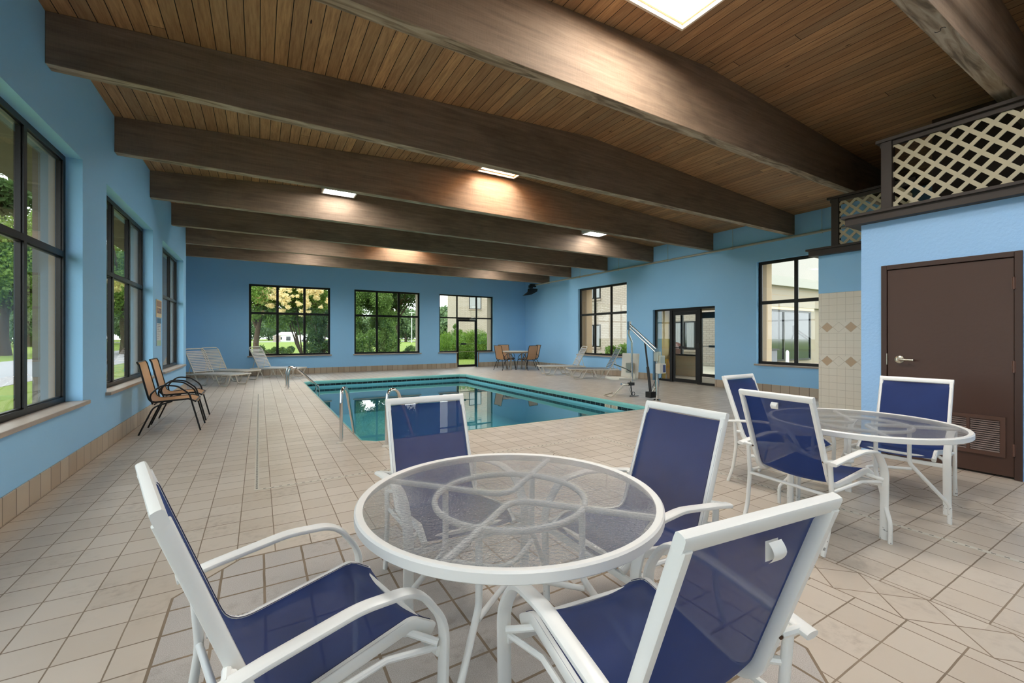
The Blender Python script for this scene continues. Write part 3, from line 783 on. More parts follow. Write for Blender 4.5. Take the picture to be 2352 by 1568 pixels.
def lattice(name, label, x, y0, y1, z0, z1, posts):
    t = thing(name, label, 'lattice railing', (x, y0, z0), 0, 'lattice railings of the loft')
    L, H = y1-y0, z1-z0; pw = .095
    rl = MB(); rl.box(-.06, .06, -.03, L+.03, H-.035, H); rl.box(-.025, .035, 0, L, H-.085, H-.035); rl.build('top_rail', M_ledge, t, smooth=False, bevel=.004)
    for py in posts:
        p = MB(); p.box(-.045, .045, py-y0, py-y0+pw, 0, H-.036); p.build('post', M_ledge, t, smooth=False, bevel=.004)
    # two layers of laths clipped to the panel
    mb = MB(); ya, yb, za, zb = .02, L-.02, .012, H-.06; sw = .037; pitch = .116*math.sqrt(2)
    def clip(poly):
        def cut(P, f):
            out = []
            for i in range(len(P)):
                a, b = P[i], P[(i+1) % len(P)]; fa, fb = f(a), f(b)
                if fa >= 0: out.append(a)
                if fa*fb < 0: k = fa/(fa-fb); out.append((a[0]+(b[0]-a[0])*k, a[1]+(b[1]-a[1])*k))
            return out
        for f in (lambda p: p[0]-ya, lambda p: yb-p[0], lambda p: p[1]-za, lambda p: zb-p[1]):
            poly = cut(poly, f)
            if len(poly) < 3: return None
        return poly
    hw = sw/2*math.sqrt(2); R = L+H+1
    for sgn, xx in ((1, .004), (-1, -.006)):
        c = -R
        while c < R:
            # band around line z = sgn*y + c
            q = [(-1, -sgn*1+c-hw), (L+1, sgn*(L+1)+c-hw), (L+1, sgn*(L+1)+c+hw), (-1, -sgn*1+c+hw)]
            q = clip(q)
            if q: mb.prism([(xx, a, b) for a, b in q], (-.009*sgn if sgn > 0 else .009, 0, 0))
            c += pitch
    mb.build('lattice_panel', M_lath, t, smooth=False)
    return t
lattice('lattice_railing', 'long cream diagonal lattice railing above the brown door', XB+.05, -3.0, 2.04, ZL1+.004, 3.475, [1.93, -.55, -2.95])
lattice('lattice_railing', 'short cream diagonal lattice railing above the shower tile wall', XT+.05, 2.25, 3.24, ZL1+.004, 3.455, [3.12])

# brown door
D3 = thing('door_3', None, None, kind='structure'); D3.location = (XB, 0, 0)
fr = MB(); fw = .05
fr.box(-.018, .10, DY0, DY0+fw, 0, 2.08); fr.box(-.018, .10, DY1-fw, DY1, 0, 2.08); fr.box(-.018, .10, DY0+fw, DY1-fw, 2.03, 2.08)
fr.build('door_frame', M_brown2, D3, smooth=False, bevel=.004)
lf = MB(); lf.box(-.002, .042, DY0+fw+.003, DY1-fw-.003, .02, 2.025); leaf = lf.build('door_leaf', M_brown, D3, smooth=False, bevel=.003)
ly = 1.862; hd = MB()
Mr = Matrix.Translation((-.002, ly, 1.06)) @ Matrix.Rotation(-PI/2, 4, 'Y')
hd.lathe([(.040, 0), (.040, .008), (.03, .016), (.014, .018), (.014, .05)], n=24, M=Mr)
hd.tube(rounded([(-.05, ly, 1.06), (-.058, ly-.03, 1.062), (-.056, ly-.13, 1.058)], .02), [.012]*9, 10)
hd.build('door_handle', M_satin, leaf)
mb = MB(); mb.box(-.0225, .05, 1.962, 1.9655, 1.0, 1.12); mb.build('strike_plate', M_satin, D3, smooth=False)
for z in (1.79, 1.03, .27):
    mb = MB(); mb.lathe([(.009, z-.055), (.009, z+.055)], -.024, DY0+fw+.001, 10); mb.box(-.02, -.002, DY0+fw-.012, DY0+fw+.014, z-.05, z+.05); mb.build('hinge', simple('painted_hinge', S(108, 78, 66), .35, .4), D3)
vn = MB(); a, b, c, d = 1.10, 1.585, .19, .56
for q in ((a, b, c, c+.035), (a, b, d-.035, d), (a, a+.035, c+.035, d-.035), (b-.035, b, c+.035, d-.035), ((a+b)/2-.012, (a+b)/2+.012, c+.035, d-.035)): vn.box(-.016, -.003, q[0], q[1], q[2], q[3])
vb = MB(); vb.box(-.0028, -.0022, a+.03, b-.03, c+.03, d-.03); vb.build('louver_gap_shade', M_black, leaf, smooth=False)  # black sheet stands in for the shade between the slats
nsl = 15
for k in range(nsl):
    z = c+.045+k*(d-c-.09)/(nsl-1)
    for (p, q) in ((a+.037, (a+b)/2-.014), ((a+b)/2+.014, b-.037)):
        vn.prism([(-.0155, p, z-.007), (-.0125, p, z-.007), (-.003, p, z+.006), (-.006, p, z+.006)], (0, q-p, 0))
vent = vn.build('louver_vent', simple('brown_louver_paint', S(84, 58, 46), .4), leaf, smooth=False)

# ------------------------------------------------------------------ pool
mb = MB()
def ring(x0, x1, y0, y1, z, c=CH):
    return [(x0+c, y0, z), (x1-c, y0, z), (x1, y0+c, z), (x1, y1-c, z), (x1-c, y1, z), (x0+c, y1, z), (x0, y1-c, z), (x0, y0+c, z)]
def skirt(mb, ra, rb):
    b = len(mb.v); n = len(ra); mb.v += ra+rb
    for i in range(n): j = (i+1) % n; mb.f.append((b+i, b+j, b+n+j, b+n+i))
e = .002
pool = thing('swimming_pool', None, None, kind='structure')
mb = MB(); k = .03
skirt(mb, ring(PX0, PX1, PY0, PY1, .006), ring(PX0+k*.6, PX1-k*.6, PY0+k*.6, PY1-k*.6, -.002)); skirt(mb, ring(PX0+k*.6, PX1-k*.6, PY0+k*.6, PY1-k*.6, -.002), ring(PX0+k, PX1-k, PY0+k, PY1-k, -.03))
skirt(mb, ring(PX0+k, PX1-k, PY0+k, PY1-k, -.03), ring(PX0+k, PX1-k, PY0+k, PY1-k, -.085))
mb.build('coping', simple('teal_coping', S(120, 190, 184), .5), pool, smooth=False)
mb = MB(); skirt(mb, ring(PX0+k, PX1-k, PY0+k, PY1-k, -.085), ring(PX0+k, PX1-k, PY0+k, PY1-k, -.148)); mb.build('waterline_tile', M_band, pool, smooth=False)
mb = MB(); skirt(mb, ring(PX0+k, PX1-k, PY0+k, PY1-k, -.148), ring(PX0+k, PX1-k, PY0+k, PY1-k, -1.05)); mb.poly(ring(PX0+k, PX1-k, PY0+k, PY1-k, -1.05))
mb.build('pool_basin', M_teal, pool, smooth=False)
mb = MB()
for yy in (6.62, 6.42):
    M2 = Matrix.Translation((PX1-k-.004, yy, -.137)) @ Matrix.Rotation(-PI/2, 4, 'Y')
    mb.box(PX1-k-.004, PX1-k-.001, yy-.085, yy+.085, -.150, -.086)
mb.build('depth_marker_tile', simple('cream_marker_tile', S(206, 198, 176), .3), pool, smooth=False)
mb = MB()
for yy in (6.62, 6.42):
    rr = [(PX1-k-.006, yy+.04*math.cos(a*PI/8), -.118+.024*math.sin(a*PI/8)) for a in range(16)]
    mb.tube(rr, .004, 6, closed=True)
    mb.box(PX1-k-.007, PX1-k-.004, yy-.016, yy+.016, -.122, -.114)
mb.build('depth_marker_print', M_signbrown, pool, smooth=False)
mb = MB(); mb.poly(ring(PX0+k, PX1-k, PY0+k, PY1-k, -.20)); o = mb.build('pool_water', M_water, smooth=False)
o['kind'] = 'stuff'; tag(o, 'still blue-green water filling the indoor pool', 'water', kind='stuff')

# slot drain
mb = MB()
for (x0, x1, y0, y1) in ((-.035, .0, 4.23, 11.32), (.0, 3.775, 4.23, 4.262), (3.775, 3.81, .2, 4.262)): mb.box(x0, x1, y0, y1, .0005, .003)
o = mb.build('trim_7', simple('pale_drain_strip', S(206, 200, 186), .5), smooth=False); struct(o)
mb = MB()
y = 4.27
while y < 11.3: mb.box(-.026, -.010, y, y+.012, .003, .0036); y += .03
x = .03
while x < 3.76: mb.box(x, x+.022, 4.243, 4.25, .003, .0036); x += .06
y = .25
while y < 4.2: mb.box(3.789, 3.796, y, y+.02, .003, .0036); y += .055
mb.build('drain_slots', M_inkblack, o, smooth=False)

# grab rails
def grab(mbs, base, dirv, rail_h=.68, reach=.62):
    bx_, by_ = base; d = Vector((*dirv, 0)); b0 = Vector((bx_, by_, 0))
    p = [b0+Vector((0, 0, .002)), b0+Vector((0, 0, rail_h-.18)), b0+d*.03+Vector((0, 0, rail_h)), b0+d*.2+Vector((0, 0, rail_h-.02)), b0+d*reach+Vector((0, 0, .02)), b0+d*reach+Vector((0, 0, -.75))]
    mbs.tube(rounded(p, [0, .1, .12, .14, .12, 0], 8), .021, 14)
def ladder(label, bases, dirv, **kw):
    t = thing('pool_ladder_rail', label, 'pool ladder', (0, 0, 0), 0, 'pool ladders')
    t.location = (bases[0][0], bases[0][1], 0)
    for b in bases:
        lb = (b[0]-bases[0][0], b[1]-bases[0][1])
        m1 = MB(); grab(m1, lb, dirv or b[2:4], **kw); m1.build('grab_rail', M_chrome, t)
        m2 = MB(); m2.lathe([(.058, .001), (.056, .008), (.04, .016), (.022, .02)], lb[0], lb[1], 20); m2.build('escutcheon', simple('cream_escutcheon', S(206, 198, 184), .5), t)
ladder('pair of steel grab rails at the pool corner by the blue chairs', [(.868, 5.61, .455, .89), (1.31, 5.17, .8, .6)], None, rail_h=.67, reach=.52)
ladder('pair of steel grab rails on the left pool edge by the loungers', [(.62, 12.0), (.60, 12.5)], (1, 0), rail_h=.535, reach=.70)

# ------------------------------------------------------------------ sling chairs (navy) and glass tables
def smooth_profile(pts, rads, n=8): return [(p.x, p.y) for p in rounded([(a, b, 0) for a, b in pts], rads, n)]
M_screw = simple('rusty_screw', S(84, 60, 44), .5, .5)
def make_sling_chair():
    t = thing('sling_chair', '', 'chair', (0, 0, 0), 0, 'navy sling patio chairs')
    W = .226
    prof = smooth_profile([(-.378, .914), (-.185, .372), (.215, .432), (.285, .385)], [0, .10, .05, 0], 9)
    # rails: back frame and seat frame in one bent tube either side
    r = MB()
    for s_ in (-1, 1): r.sweep([(s_*W, y, z) for y, z in prof], oval(.026, .036, 12, 4), up=(0, -.4, .9) if False else (0, 1, .45))
    r.sweep([(-W-.013, -.381, .924), (W+.013, -.381, .924)], oval(.028, .04, 12, 4), up=(0, -.35, .94))
    r.sweep([(-W+.01, .262, .395), (W-.01, .262, .395)], oval(.022, .022, 8))
    r.build('sling_frame', M_chip, t)
    # fabric with a slight sag between the rails
    ws = W+.006
    pa = np.array(prof); ln = np.r_[0, np.cumsum(np.hypot(*(pa[1:]-pa[:-1]).T))]; q = np.linspace(.012, ln[-1], 61)
    pf = list(zip(np.interp(q, ln, pa[:, 0]).tolist(), np.interp(q, ln, pa[:, 1]).tolist())); N = len(pf)
    def fn(u, v):
        i = min(int(v*(N-1)), N-2); k = v*(N-1)-i; y = pf[i][0]*(1-k)+pf[i+1][0]*k; z = pf[i][1]*(1-k)+pf[i+1][1]*k
        j = max(0, min(N-2, i)); ty, tz = pf[j+1][0]-pf[j][0], pf[j+1][1]-pf[j][1]; l = math.hypot(ty, tz) or 1
        sag = .024*(1-(2*u-1)**2)-.0175
        vv = min(v/.03, 1)
        return ((2*u-1)*ws, y+tz/l*sag*max(vv, .3), z-ty/l*sag*max(vv, .3))
    f = MB(); f.grid(fn, 12, 60); f.build('sling_fabric', M_navy, t)
    sm = MB()
    for u in (.035, .965):
        sm = MB(); sm.tube([Vector(fn(u, .01+v*.98/40))+Vector((0, .002, .003)) for v in range(41)], .0012, 4); sm.build('seam', M_seam, t)
    # arms running down into the front legs
    for s_ in (-1, 1):
        a = MB(); WA = s_*.296
        path = rounded([(WA, -.300, .550), (WA, -.20, .566), (WA, .02, .592), (WA, .19, .575), (WA, .285, .44), (WA, .272, 0)], [0, .25, .35, .14, .16, 0], 9)
        a.sweep(path, oval(.047, .022, 14, 2.6), up=(0, .25, 1) if False else (0, -1, .0) if False else (0, .6, .8))
        a.build('armrest', M_chip, t)
        l = MB(); l.tube(rounded([(s_*.262, -.262, .556), (s_*.262, -.245, .34), (s_*.258, -.275, .14), (s_*.255, -.325, .002)], [0, .3, .3, 0], 6), .0135, 12)
        l.build('leg', M_chip, t)
        for q in ([(s_*(W+.008), -.225, .46), (s_*.262, -.250, .462)], [(s_*(W), .20, .41), (s_*.296, .262, .385)], [(s_*(W+.005), -.262, .548), (s_*.29, -.275, .555)]):
            b = MB(); b.tube(q, .011, 8); b.build('bracket', M_white, t)
        c = MB(); c.tube([(s_*.285, .262, .365), (s_*.245, .12, .376), (s_*.255, -.23, .365)], .010, 8); c.build('side_rail', M_white, t)
        sc = MB(); M3 = Matrix.Translation((s_*W, -.262, .545)) @ Matrix.Rotation(PI/2+.34, 4, 'X'); sc.lathe([(.006, 0), (.006, .006), (.003, .008)], n=10, M=M3); sc.build('screw', M_screw, t)
    c = MB(); c.sweep([(-.29, .268, .352), (.29, .268, .352)], oval(.018, .03, 10, 4)); c.build('front_stretcher', M_white, t)
    c = MB(); c.tube([(-.26, -.247, .345), (.26, -.247, .345)], .0105, 10); c.build('rear_stretcher', M_white, t)
    tg = MB(); tg.grid(lambda u, v: (-.02+.04*u+.01, -.395-.012*math.sin(v*PI), .885-.042*v), 1, 6); tg.grid(lambda u, v: (-.02+.04*u+.01, -.388, .885-.042*v), 1, 2)
    tg.build('tag', M_white, t)
    return t
SL = {
 'A': ((.139, 1.45), -76.6, 'navy sling chair at the near table, front left, facing right'),
 'D': ((.935, .876), -5.8, 'navy sling chair nearest the camera, back turned, white tag on its top rail'),
 'C': ((1.504, 1.457), 90.3, 'navy sling chair on the right side of the near glass table'),
 'B': ((.86, 2.113), 179.1, 'navy sling chair on the pool side of the near glass table, window reflections on it'),
 'E': ((3.92, 2.039), -178.9, 'navy sling chair behind the far glass table, farthest from the camera'),
 'F': ((3.216, 1.485), -94.6, 'navy sling chair at the far glass table with see-through back turned to the camera'),
 'G': ((4.572, 1.412), 95.7, 'navy sling chair in front of the brown door'),
}
proto = None
for k_, (xy, a, lab) in SL.items():
    if proto is None:
        proto = make_sling_chair(); proto.location = (*xy, 0); proto.rotation_euler = (0, 0, math.radians(a)); proto['label'] = lab
    else:
        c_ = dup(proto, (*xy, 0), math.radians(a), lab)
        if k_ not in 'DF':
            for q in children(c_):
                if q.name.startswith('tag'): bpy.data.objects.remove(q)
for q in children(proto):
    if q.name.startswith('tag'): bpy.data.objects.remove(q)

def make_glass_table():
    t = thing('patio_table', '', 'table', (0, 0, 0), 0, 'round glass patio tables')
    Z, R = .683, .583
    m1 = MB(); m1.lathe([(R-.030, Z-.012), (R-.030, Z-.004), (R-.022, Z), (R-.006, Z), (R, Z-.006), (R, Z-.034), (R-.004, Z-.038), (R-.012, Z-.038), (R-.016, Z-.030), (R-.016, Z-.012), (R-.030, Z-.012)], n=96)
    m1.build('rim', M_chip, t)
    g_ = MB(); g_.lathe([(0, Z-.0095), (R-.018, Z-.0095), (R-.018, Z-.0035), (0, Z-.0035)], n=96); gt = g_.build('glass_top', M_patio, t); gt.data.materials.append(M_clear)
    for pl in gt.data.polygons:
        if pl.center.z < Z-.005: pl.material_index = 1
    zz = Z-.0225
    rg = MB(); rg.tube([(.295*math.cos(a*PI/32), .295*math.sin(a*PI/32), zz-.001) for a in range(64)], .0115, 10, closed=True); rg.build('support_ring', M_white, t)
    e1 = R-.018
    for a0 in (0, PI):
        c = MB(); u = Vector((math.cos(a0), math.sin(a0), 0)); v = Vector((math.cos(a0+PI/2), math.sin(a0+PI/2), 0)); q = (u+v)*.016
        zt = Vector((0, 0, zz))
        c.tube(rounded([u*e1+zt, q+zt, v*e1+zt], [0, .10, 0], 12), .0115, 10); c.build('cross_tube', M_white, t)
        zl = Vector((0, 0, .36))
        c = MB(); c.tube(rounded([u*.30+zl, q+zl, v*.30+zl], [0, .12, 0], 12), .0105, 10); c.build('lower_brace', M_white, t)
    for k in range(4):
        a = k*PI/2; u = Vector((math.cos(a), math.sin(a), 0)); Z_ = lambda z: Vector((0, 0, z))
        c = MB(); c.tube(rounded([u*.29+Z_(zz-.012), u*.29+Z_(.40), u*.511+Z_(.13), u*.511+Z_(.0)], [0, .07, .07, 0], 8), .0125, 12); c.build('leg', M_chip, t)
    return t
tb = make_glass_table(); tb.location = (.86, 1.479, 0); tb.rotation_euler = (0, 0, math.radians(39)); tb['label'] = 'round white-rimmed glass patio table in the foreground'
dup(tb, (3.825, 1.434, 0), math.radians(37.7), 'round white-rimmed glass patio table near the brown door')

# ------------------------------------------------------------------ tan chairs
def make_tan_chair():
    t = thing('stacking_chair', '', 'chair', (0, 0, 0), 0, 'tan sling stacking chairs with black frames')
    W = .245
    prof = smooth_profile([(-.355, .965), (-.335, .93), (-.22, .42), (.20, .445), (.285, .40)], [0, .03, .09, .06, 0], 8)
    r = MB()
    for s_ in (-1, 1): r.tube([(s_*(W-.03*max(0, (z-.5))*.6), y, z) for y, z in prof], .0115, 10)
    r.tube([(-W+.03, -.357, .963), (W-.03, -.357, .963)], .009, 8); r.tube([(-W, .275, .405), (W, .275, .405)], .010, 8)
    r.build('sling_frame', M_blackmetal, t)
    pa = np.array(prof); ln = np.r_[0, np.cumsum(np.hypot(*(pa[1:]-pa[:-1]).T))]; qq = np.linspace(0, ln[-1], 41)
    pf = list(zip(np.interp(qq, ln, pa[:, 0]).tolist(), np.interp(qq, ln, pa[:, 1]).tolist())); N = 41
    def fn(u, v):
        i = min(int(v*(N-1)), N-2); k = v*(N-1)-i; y = pf[i][0]*(1-k)+pf[i+1][0]*k; z = pf[i][1]*(1-k)+pf[i+1][1]*k
        return ((2*u-1)*(W-.01-.02*max(0, z-.5)), y+.012*(1-(2*u-1)**2)*(-1 if z > .5 else 0), z-.02*(1-(2*u-1)**2)*(1 if z < .5 else .1)+.004)
    f = MB(); f.grid(fn, 8, 30); f.build('sling_fabric', M_tan, t)
    for s_ in (-1, 1):
        a = MB(); X = s_*.285
        a.tube(rounded([(s_*.25, -.19, .40), (X, -.22, .52), (X, -.10, .655), (X, .08, .63), (X, .21, .52), (X, .335, .002)], [0, .1, .14, .14, .16, 0], 8), .0105, 10); a.build('armrest', M_blackmetal, t)
        l = MB(); l.tube(rounded([(s_*.25, .02, .425), (s_*.262, -.18, .36), (s_*.285, -.33, .002)], [0, .12, 0], 6), .0105, 10); l.build('leg', M_blackmetal, t)
    c = MB(); c.tube([(-.25, -.17, .395), (.25, -.17, .395)], .009, 8); c.build('stretcher', M_blackmetal, t)
    return t
tans = [((-1.04, 7.65), -90, 'tan sling chair by the left wall, nearer of the two'), ((-1.05, 8.48), -90, 'tan sling chair by the left wall, farther of the two'),
        ((8.36, 14.78), -82, 'tan sling chair left of the far white table, facing right'), ((8.92, 15.62), 172, 'tan sling chair behind the far white table, facing the pool'),
        ((9.12, 14.30), 12, 'tan sling chair in front of the far white table, back turned'), ((9.74, 15.00), 78, 'tan sling chair right of the far white table, by the right wall')]
tp = None
for xy, a, lab in tans:
    if tp is None: tp = make_tan_chair(); tp.location = (*xy, 0); tp.rotation_euler = (0, 0, math.radians(a)); tp['label'] = lab
    else: dup(tp, (*xy, 0), math.radians(a), lab)
t = thing('round_table', 'round white-topped table with four legs in the far right corner', 'table', (8.98, 14.90, 0))
mb = MB(); mb.lathe([(0, .695), (.52, .695), (.56, .70), (.58, .712), (.58, .722), (.57, .732), (0, .735)], n=56); mb.build('tabletop', M_stone, t)
mb = MB(); mb.lathe([(.44, .655), (.47, .655), (.47, .694), (.44, .694), (.44, .655)], n=40); mb.build('apron', M_tableleg, t)
for k in range(4):
    a = k*PI/2+.5; mb = MB(); x, y = .43*math.cos(a), .43*math.sin(a); mb.lathe([(.024, 0), (.028, .02), (.028, .694)], x, y, 14); mb.build('leg', M_tableleg, t)

# ------------------------------------------------------------------ strap chaise lounges
def make_lounge(strap, frame):
    t = thing('chaise_lounge', '', 'chaise lounge', (0, 0, 0), 0, 'strap chaise lounges')
    W = .30; zs = .30; L = 1.30; ba = math.radians(62); BL = .76
    f = MB()
    f.tube(rounded([(-.28, -W, zs-.02), (L, -W, zs), (L+.02, 0, zs), (L, W, zs), (-.28, W, zs-.02)], [0, .07, 0, .07, 0], 6), .017, 10)
    f.tube([(-.28, -W, zs-.02), (-.28, W, zs-.02)], .012, 8)
    f.build('seat_frame', frame, t)
    b = MB(); dx, dz = -math.cos(ba)*BL, math.sin(ba)*BL; W2 = W-.025
    b.tube(rounded([(0, -W2, zs), (dx, -W2, zs+dz), (dx, W2, zs+dz), (0, W2, zs)], [0, .09, .09, 0], 8), .016, 10); b.build('back_frame', frame, t)
    n = 13
    for k in range(n):
        s0 = .06+k*(BL-.15)/(n-1) if n > 1 else 0
        m_ = MB(); hw = .0165; cx, cz = -math.cos(ba)*s0, zs+math.sin(ba)*s0; ux, uz = -math.cos(ba), math.sin(ba); nx, nz = math.sin(ba), math.cos(ba)
        pts = [(cx+ux*a+nx*q, cz+uz*a+nz*q) for a, q in ((-hw, .014), (hw, .014), (hw, .018), (-hw, .018))]
        m_.prism([(p[0], -W2-.014, p[1]) for p in pts], (0, 2*W2+.028, 0)); m_.build('back_strap', strap, t, smooth=False)
    for k in range(22):
        x0 = .04+k*(L-.10)/21
        m_ = MB(); m_.box(x0-.019, x0+.019, -W-.014, W+.014, zs+.013, zs+.017); m_.build('seat_strap', strap, t, smooth=False)
    for s_ in (-1, 1):
        for (a, q) in ((.02, .52), (.72, 1.24)):
            l = MB(); l.tube(rounded([(a, s_*W, zs-.006), (a+.14, s_*(W-.02), .012), (q-.12, s_*(W-.02), .012), (q, s_*W, zs-.006)], [0, .05, .05, 0], 5), .014, 8); l.build('leg', frame, t)
        w_ = MB(); w_.tube([(.35+.9*i/16, s_*(W-.015), zs-.03-.035*abs(math.sin(i/16*PI*2))) for i in range(17)], .006, 6); w_.build('side_brace', frame, t)
        pr_ = MB(); pr_.tube([(-.24, s_*(W-.06), zs-.01), (dx*.45, s_*(W-.06), zs+dz*.42)], .009, 8); pr_.build('back_prop', frame, t)
    return t
L1 = make_lounge(M_strapcream, M_loungeframe); L1.location = (-1.07, 15.80, 0); L1.rotation_euler = (0, 0, math.radians(-45)); L1['label'] = 'cream strap lounge against the far left corner, second from the left wall'
L2 = make_lounge(M_strapgrey, M_loungeframe); L2.location = (.16, 16.22, 0); L2.rotation_euler = (0, 0, math.radians(-38)); L2['label'] = 'silvery white strap lounge under the first back window'
L3 = make_lounge(M_strapslate, M_loungeframe); L3.location = (9.52, 10.18, 0); L3.rotation_euler = (0, 0, math.radians(150)); L3['label'] = 'slate blue strap lounge beside the pool lift'
dup(L2, (9.51, 11.81, 0), math.radians(159), 'pale grey strap lounge nearer the far right table and chairs')
dup(L2, (-1.31, 14.53, 0), math.radians(-45), 'grey strap lounge partly hidden behind the end of the left wall')

# ------------------------------------------------------------------ pool lift
t = thing('pool_lift', 'pool access lift with white seat, steel mast and raised arm', 'pool lift', (7.03, 6.08, 0))
tip = Vector((-.05, .72, 1.57)); el = Vector((0, 0, .95))
mb = MB(); mb.tube([(0, 0, 0), (0, 0, .98)], .034, 16); mb.lathe([(.075, 0), (.075, .012), (.05, .03), (.036, .035)], n=20); mb.lathe([(.046, .28), (.046, .42)], n=16); mb.build('mast', M_chrome, t)
mb = MB(); mb.box(-.05, .05, -.06, .05, .80, 1.0); mb.box(-.02, .12, -.10, -.02, .66, .92); mb.build('pivot_housing', M_satin, t, smooth=False, bevel=.01)
mb = MB()
for dz in (0, .075): mb.sweep([(.0, -.02, .95+dz), tip+Vector((0, 0, dz-.06))], oval(.045, .035, 12, 4))
mb.box(-.03, .03, -.03, .03, .9, 1.06); mb.box(-.08, -.02, .69, .75, 1.45, 1.64)
mb.build('arm', M_chrome, t)
mb = MB(); a = el+(tip-el)*.42-Vector((0, 0, .02)); b_ = Vector((-.02, .02, .08))
b_ = Vector((.02, .50, .10)); lowp = Vector((-.05, .12, .12))
mid = lowp+(a-lowp)*.52
mb.tube([lowp, mid], .030, 12); mb.tube([mid, a], .018, 12); mb.box(-.13, .02, .05, .19, .05, .17); mb.build('actuator', M_black, t, bevel=0)
mb = MB(); mb.tube([(0, 0, .33), (-.05, .12, .12)], .014, 8); mb.build('actuator_bracket', M_satin, t)
mb = MB(); mb.box(-.095, .095, -.15, -.036, .56, .76); cb = mb.build('control_box', M_liftplastic, t, smooth=False, bevel=.012)
mb = MB(); mb.box(.0, .075, -.153, -.150, .585, .735); mb.build('label_panel', M_labelblue, cb, smooth=False)
mb = MB(); mb.tube(rounded([(.03, -.1, .56), (.05, -.06, .46), (.0, .05, .40), (-.03, .1, .25)], .06), .006, 6); mb.build('cable', M_black, t)
mb = MB()
hx, hy = tip.x, tip.y
mb.tube(rounded([(hx, hy, 1.50), (hx, hy+.02, 1.36), (hx+.10, hy+.02, 1.20), (hx+.10, hy+.02, .30), (hx-.05, hy+.02, .26), (hx-.22, hy+.02, .28)], [0, .08, .1, .08, .04, 0], 8), .022, 12)
mb.tube(rounded([(hx+.10, hy+.02, .52), (hx-.04, hy+.06, .60), (hx-.22, hy+.25, .70)], .05), .014, 8); mb.tube(rounded([(hx+.10, hy+.02, .52), (hx+.14, hy+.06, .62), (hx+.24, hy+.26, .70)], .05), .014, 8)
mb.build('seat_post', M_chrome, t)
mb = MB()   # moulded back and seat, thick rounded shells
def slab(mb, fn, th, nu=8, nv=8):
    g1 = [[Vector(fn(i/nu, j/nv)) for j in range(nv+1)] for i in range(nu+1)]
    nrm = (g1[nu][0]-g1[0][0]).cross(g1[0][nv]-g1[0][0]).normalized()*th
    base = len(mb.v)
    for gg in (0, 1):
        for row in g1:
            for p in row: mb.v.append(tuple(p+nrm*gg))
    m_ = (nu+1)*(nv+1); id_ = lambda i, j, q: base+q*m_+i*(nv+1)+j
    for i in range(nu):
        for j in range(nv):
            mb.f.append((id_(i, j, 0), id_(i+1, j, 0), id_(i+1, j+1, 0), id_(i, j+1, 0))); mb.f.append((id_(i, j, 1), id_(i, j+1, 1), id_(i+1, j+1, 1), id_(i+1, j, 1)))
    for i in range(nu):
        for j in (0, nv): mb.f.append((id_(i, j, 0), id_(i+1, j, 0), id_(i+1, j, 1), id_(i, j, 1)))
    for j in range(nv):
        for i in (0, nu): mb.f.append((id_(i, j, 0), id_(i, j+1, 0), id_(i, j+1, 1), id_(i, j, 1)))
bx0 = hx+.24
slab(mb, lambda u, v: (bx0+.05*v+.02*(2*u-1)**2*-1, hy-.02+.50*u, .37+.56*v), .03); mb.build('seat_back', M_liftplastic, t, bevel=.008)
mb = MB(); slab(mb, lambda u, v: (bx0-.02-.52*v, hy+.0+.44*u, .33+.03*v+.015*(2*u-1)**2), .045); mb.build('seat', M_liftplastic, t, bevel=.008)
mb = MB(); mb.box(bx0-.10, bx0+.0, hy+.10, hy+.24, .50, .72); mb.build('mount_plate', M_satin, t, smooth=False)
mb = MB(); mb.tube(rounded([(hx-.05, hy-.02, .27), (hx-.22, hy-.04, .27), (hx-.62, hy-.12, .05), (hx-.62, hy+.16, .05), (hx-.38, hy+.12, .09)], [0, .04, .05, .05, 0], 6), .013, 10); mb.build('footrest', M_satin, t)
mb = MB(); mb.tube([(hx+.06, hy+.02, .28), (hx+.07, hy-.02, .03)], .012, 6); mb.box(hx-.02, hx+.12, hy-.04, hy+.03, .24, .30)
mb.tube([(hx+.09+.05*math.cos(a*PI/6), hy-.03, .055+.04*math.sin(a*PI/6)) for a in range(12)], .006, 6, closed=True)
mb.tube(rounded([(hx+.07, hy, .24), (hx-.0, hy-.02, .16), (hx+.04, hy-.03, .03), (hx-.06, hy-.05, .008), (hx+.2, hy-.08, .008)], .03), .005, 6); mb.build('seat_belt', M_black, t)

# ------------------------------------------------------------------ pipes, wall fittings, signs
t = thing('wall_conduit', 'long grey pipe clipped along the top of the right wall', 'pipe', (XR-.042, 3.5, 3.527))
mb = MB(); mb.tube([(0, 0, 0), (0, 5, 0), (0, 11.9, 0)], .028, 10); mb.build('pipe', M_pipeblue, t)
for k in range(6):
    y = 1.0+k*1.985; mb = MB(); mb.tube([(0, y-.02, 0), (0, y+.02, 0)], .038, 10); mb.box(.0, .034, y-.012, y+.012, -.008, .008); mb.tube([(.02, y, .02), (.02, y, ZC-3.527)], .004, 6); mb.build('pipe_clamp', M_pipeblue, t)
t = thing('wall_speaker', 'black wedge-shaped wall speaker at the far end of the pipe', 'speaker', (XR-.02, 15.5, 3.50))
mb = MB(); mb.box(-.22, .05, -.06, .06, -.05, .08); mb.box(-.28, -.1, -.05, .05, -.10, .02); mb.build('bracket', M_black, t, smooth=False, bevel=.006)
mb = MB(); mb.prism([(.10, -.1, -.12), (-.28, -.1, -.12), (-.30, -.1, -.26), (-.56, -.1, -.45), (-.20, -.1, -.38), (.08, -.1, -.24)], (0, .2, 0)); mb.build('horn', M_black, t, smooth=False, bevel=.008)
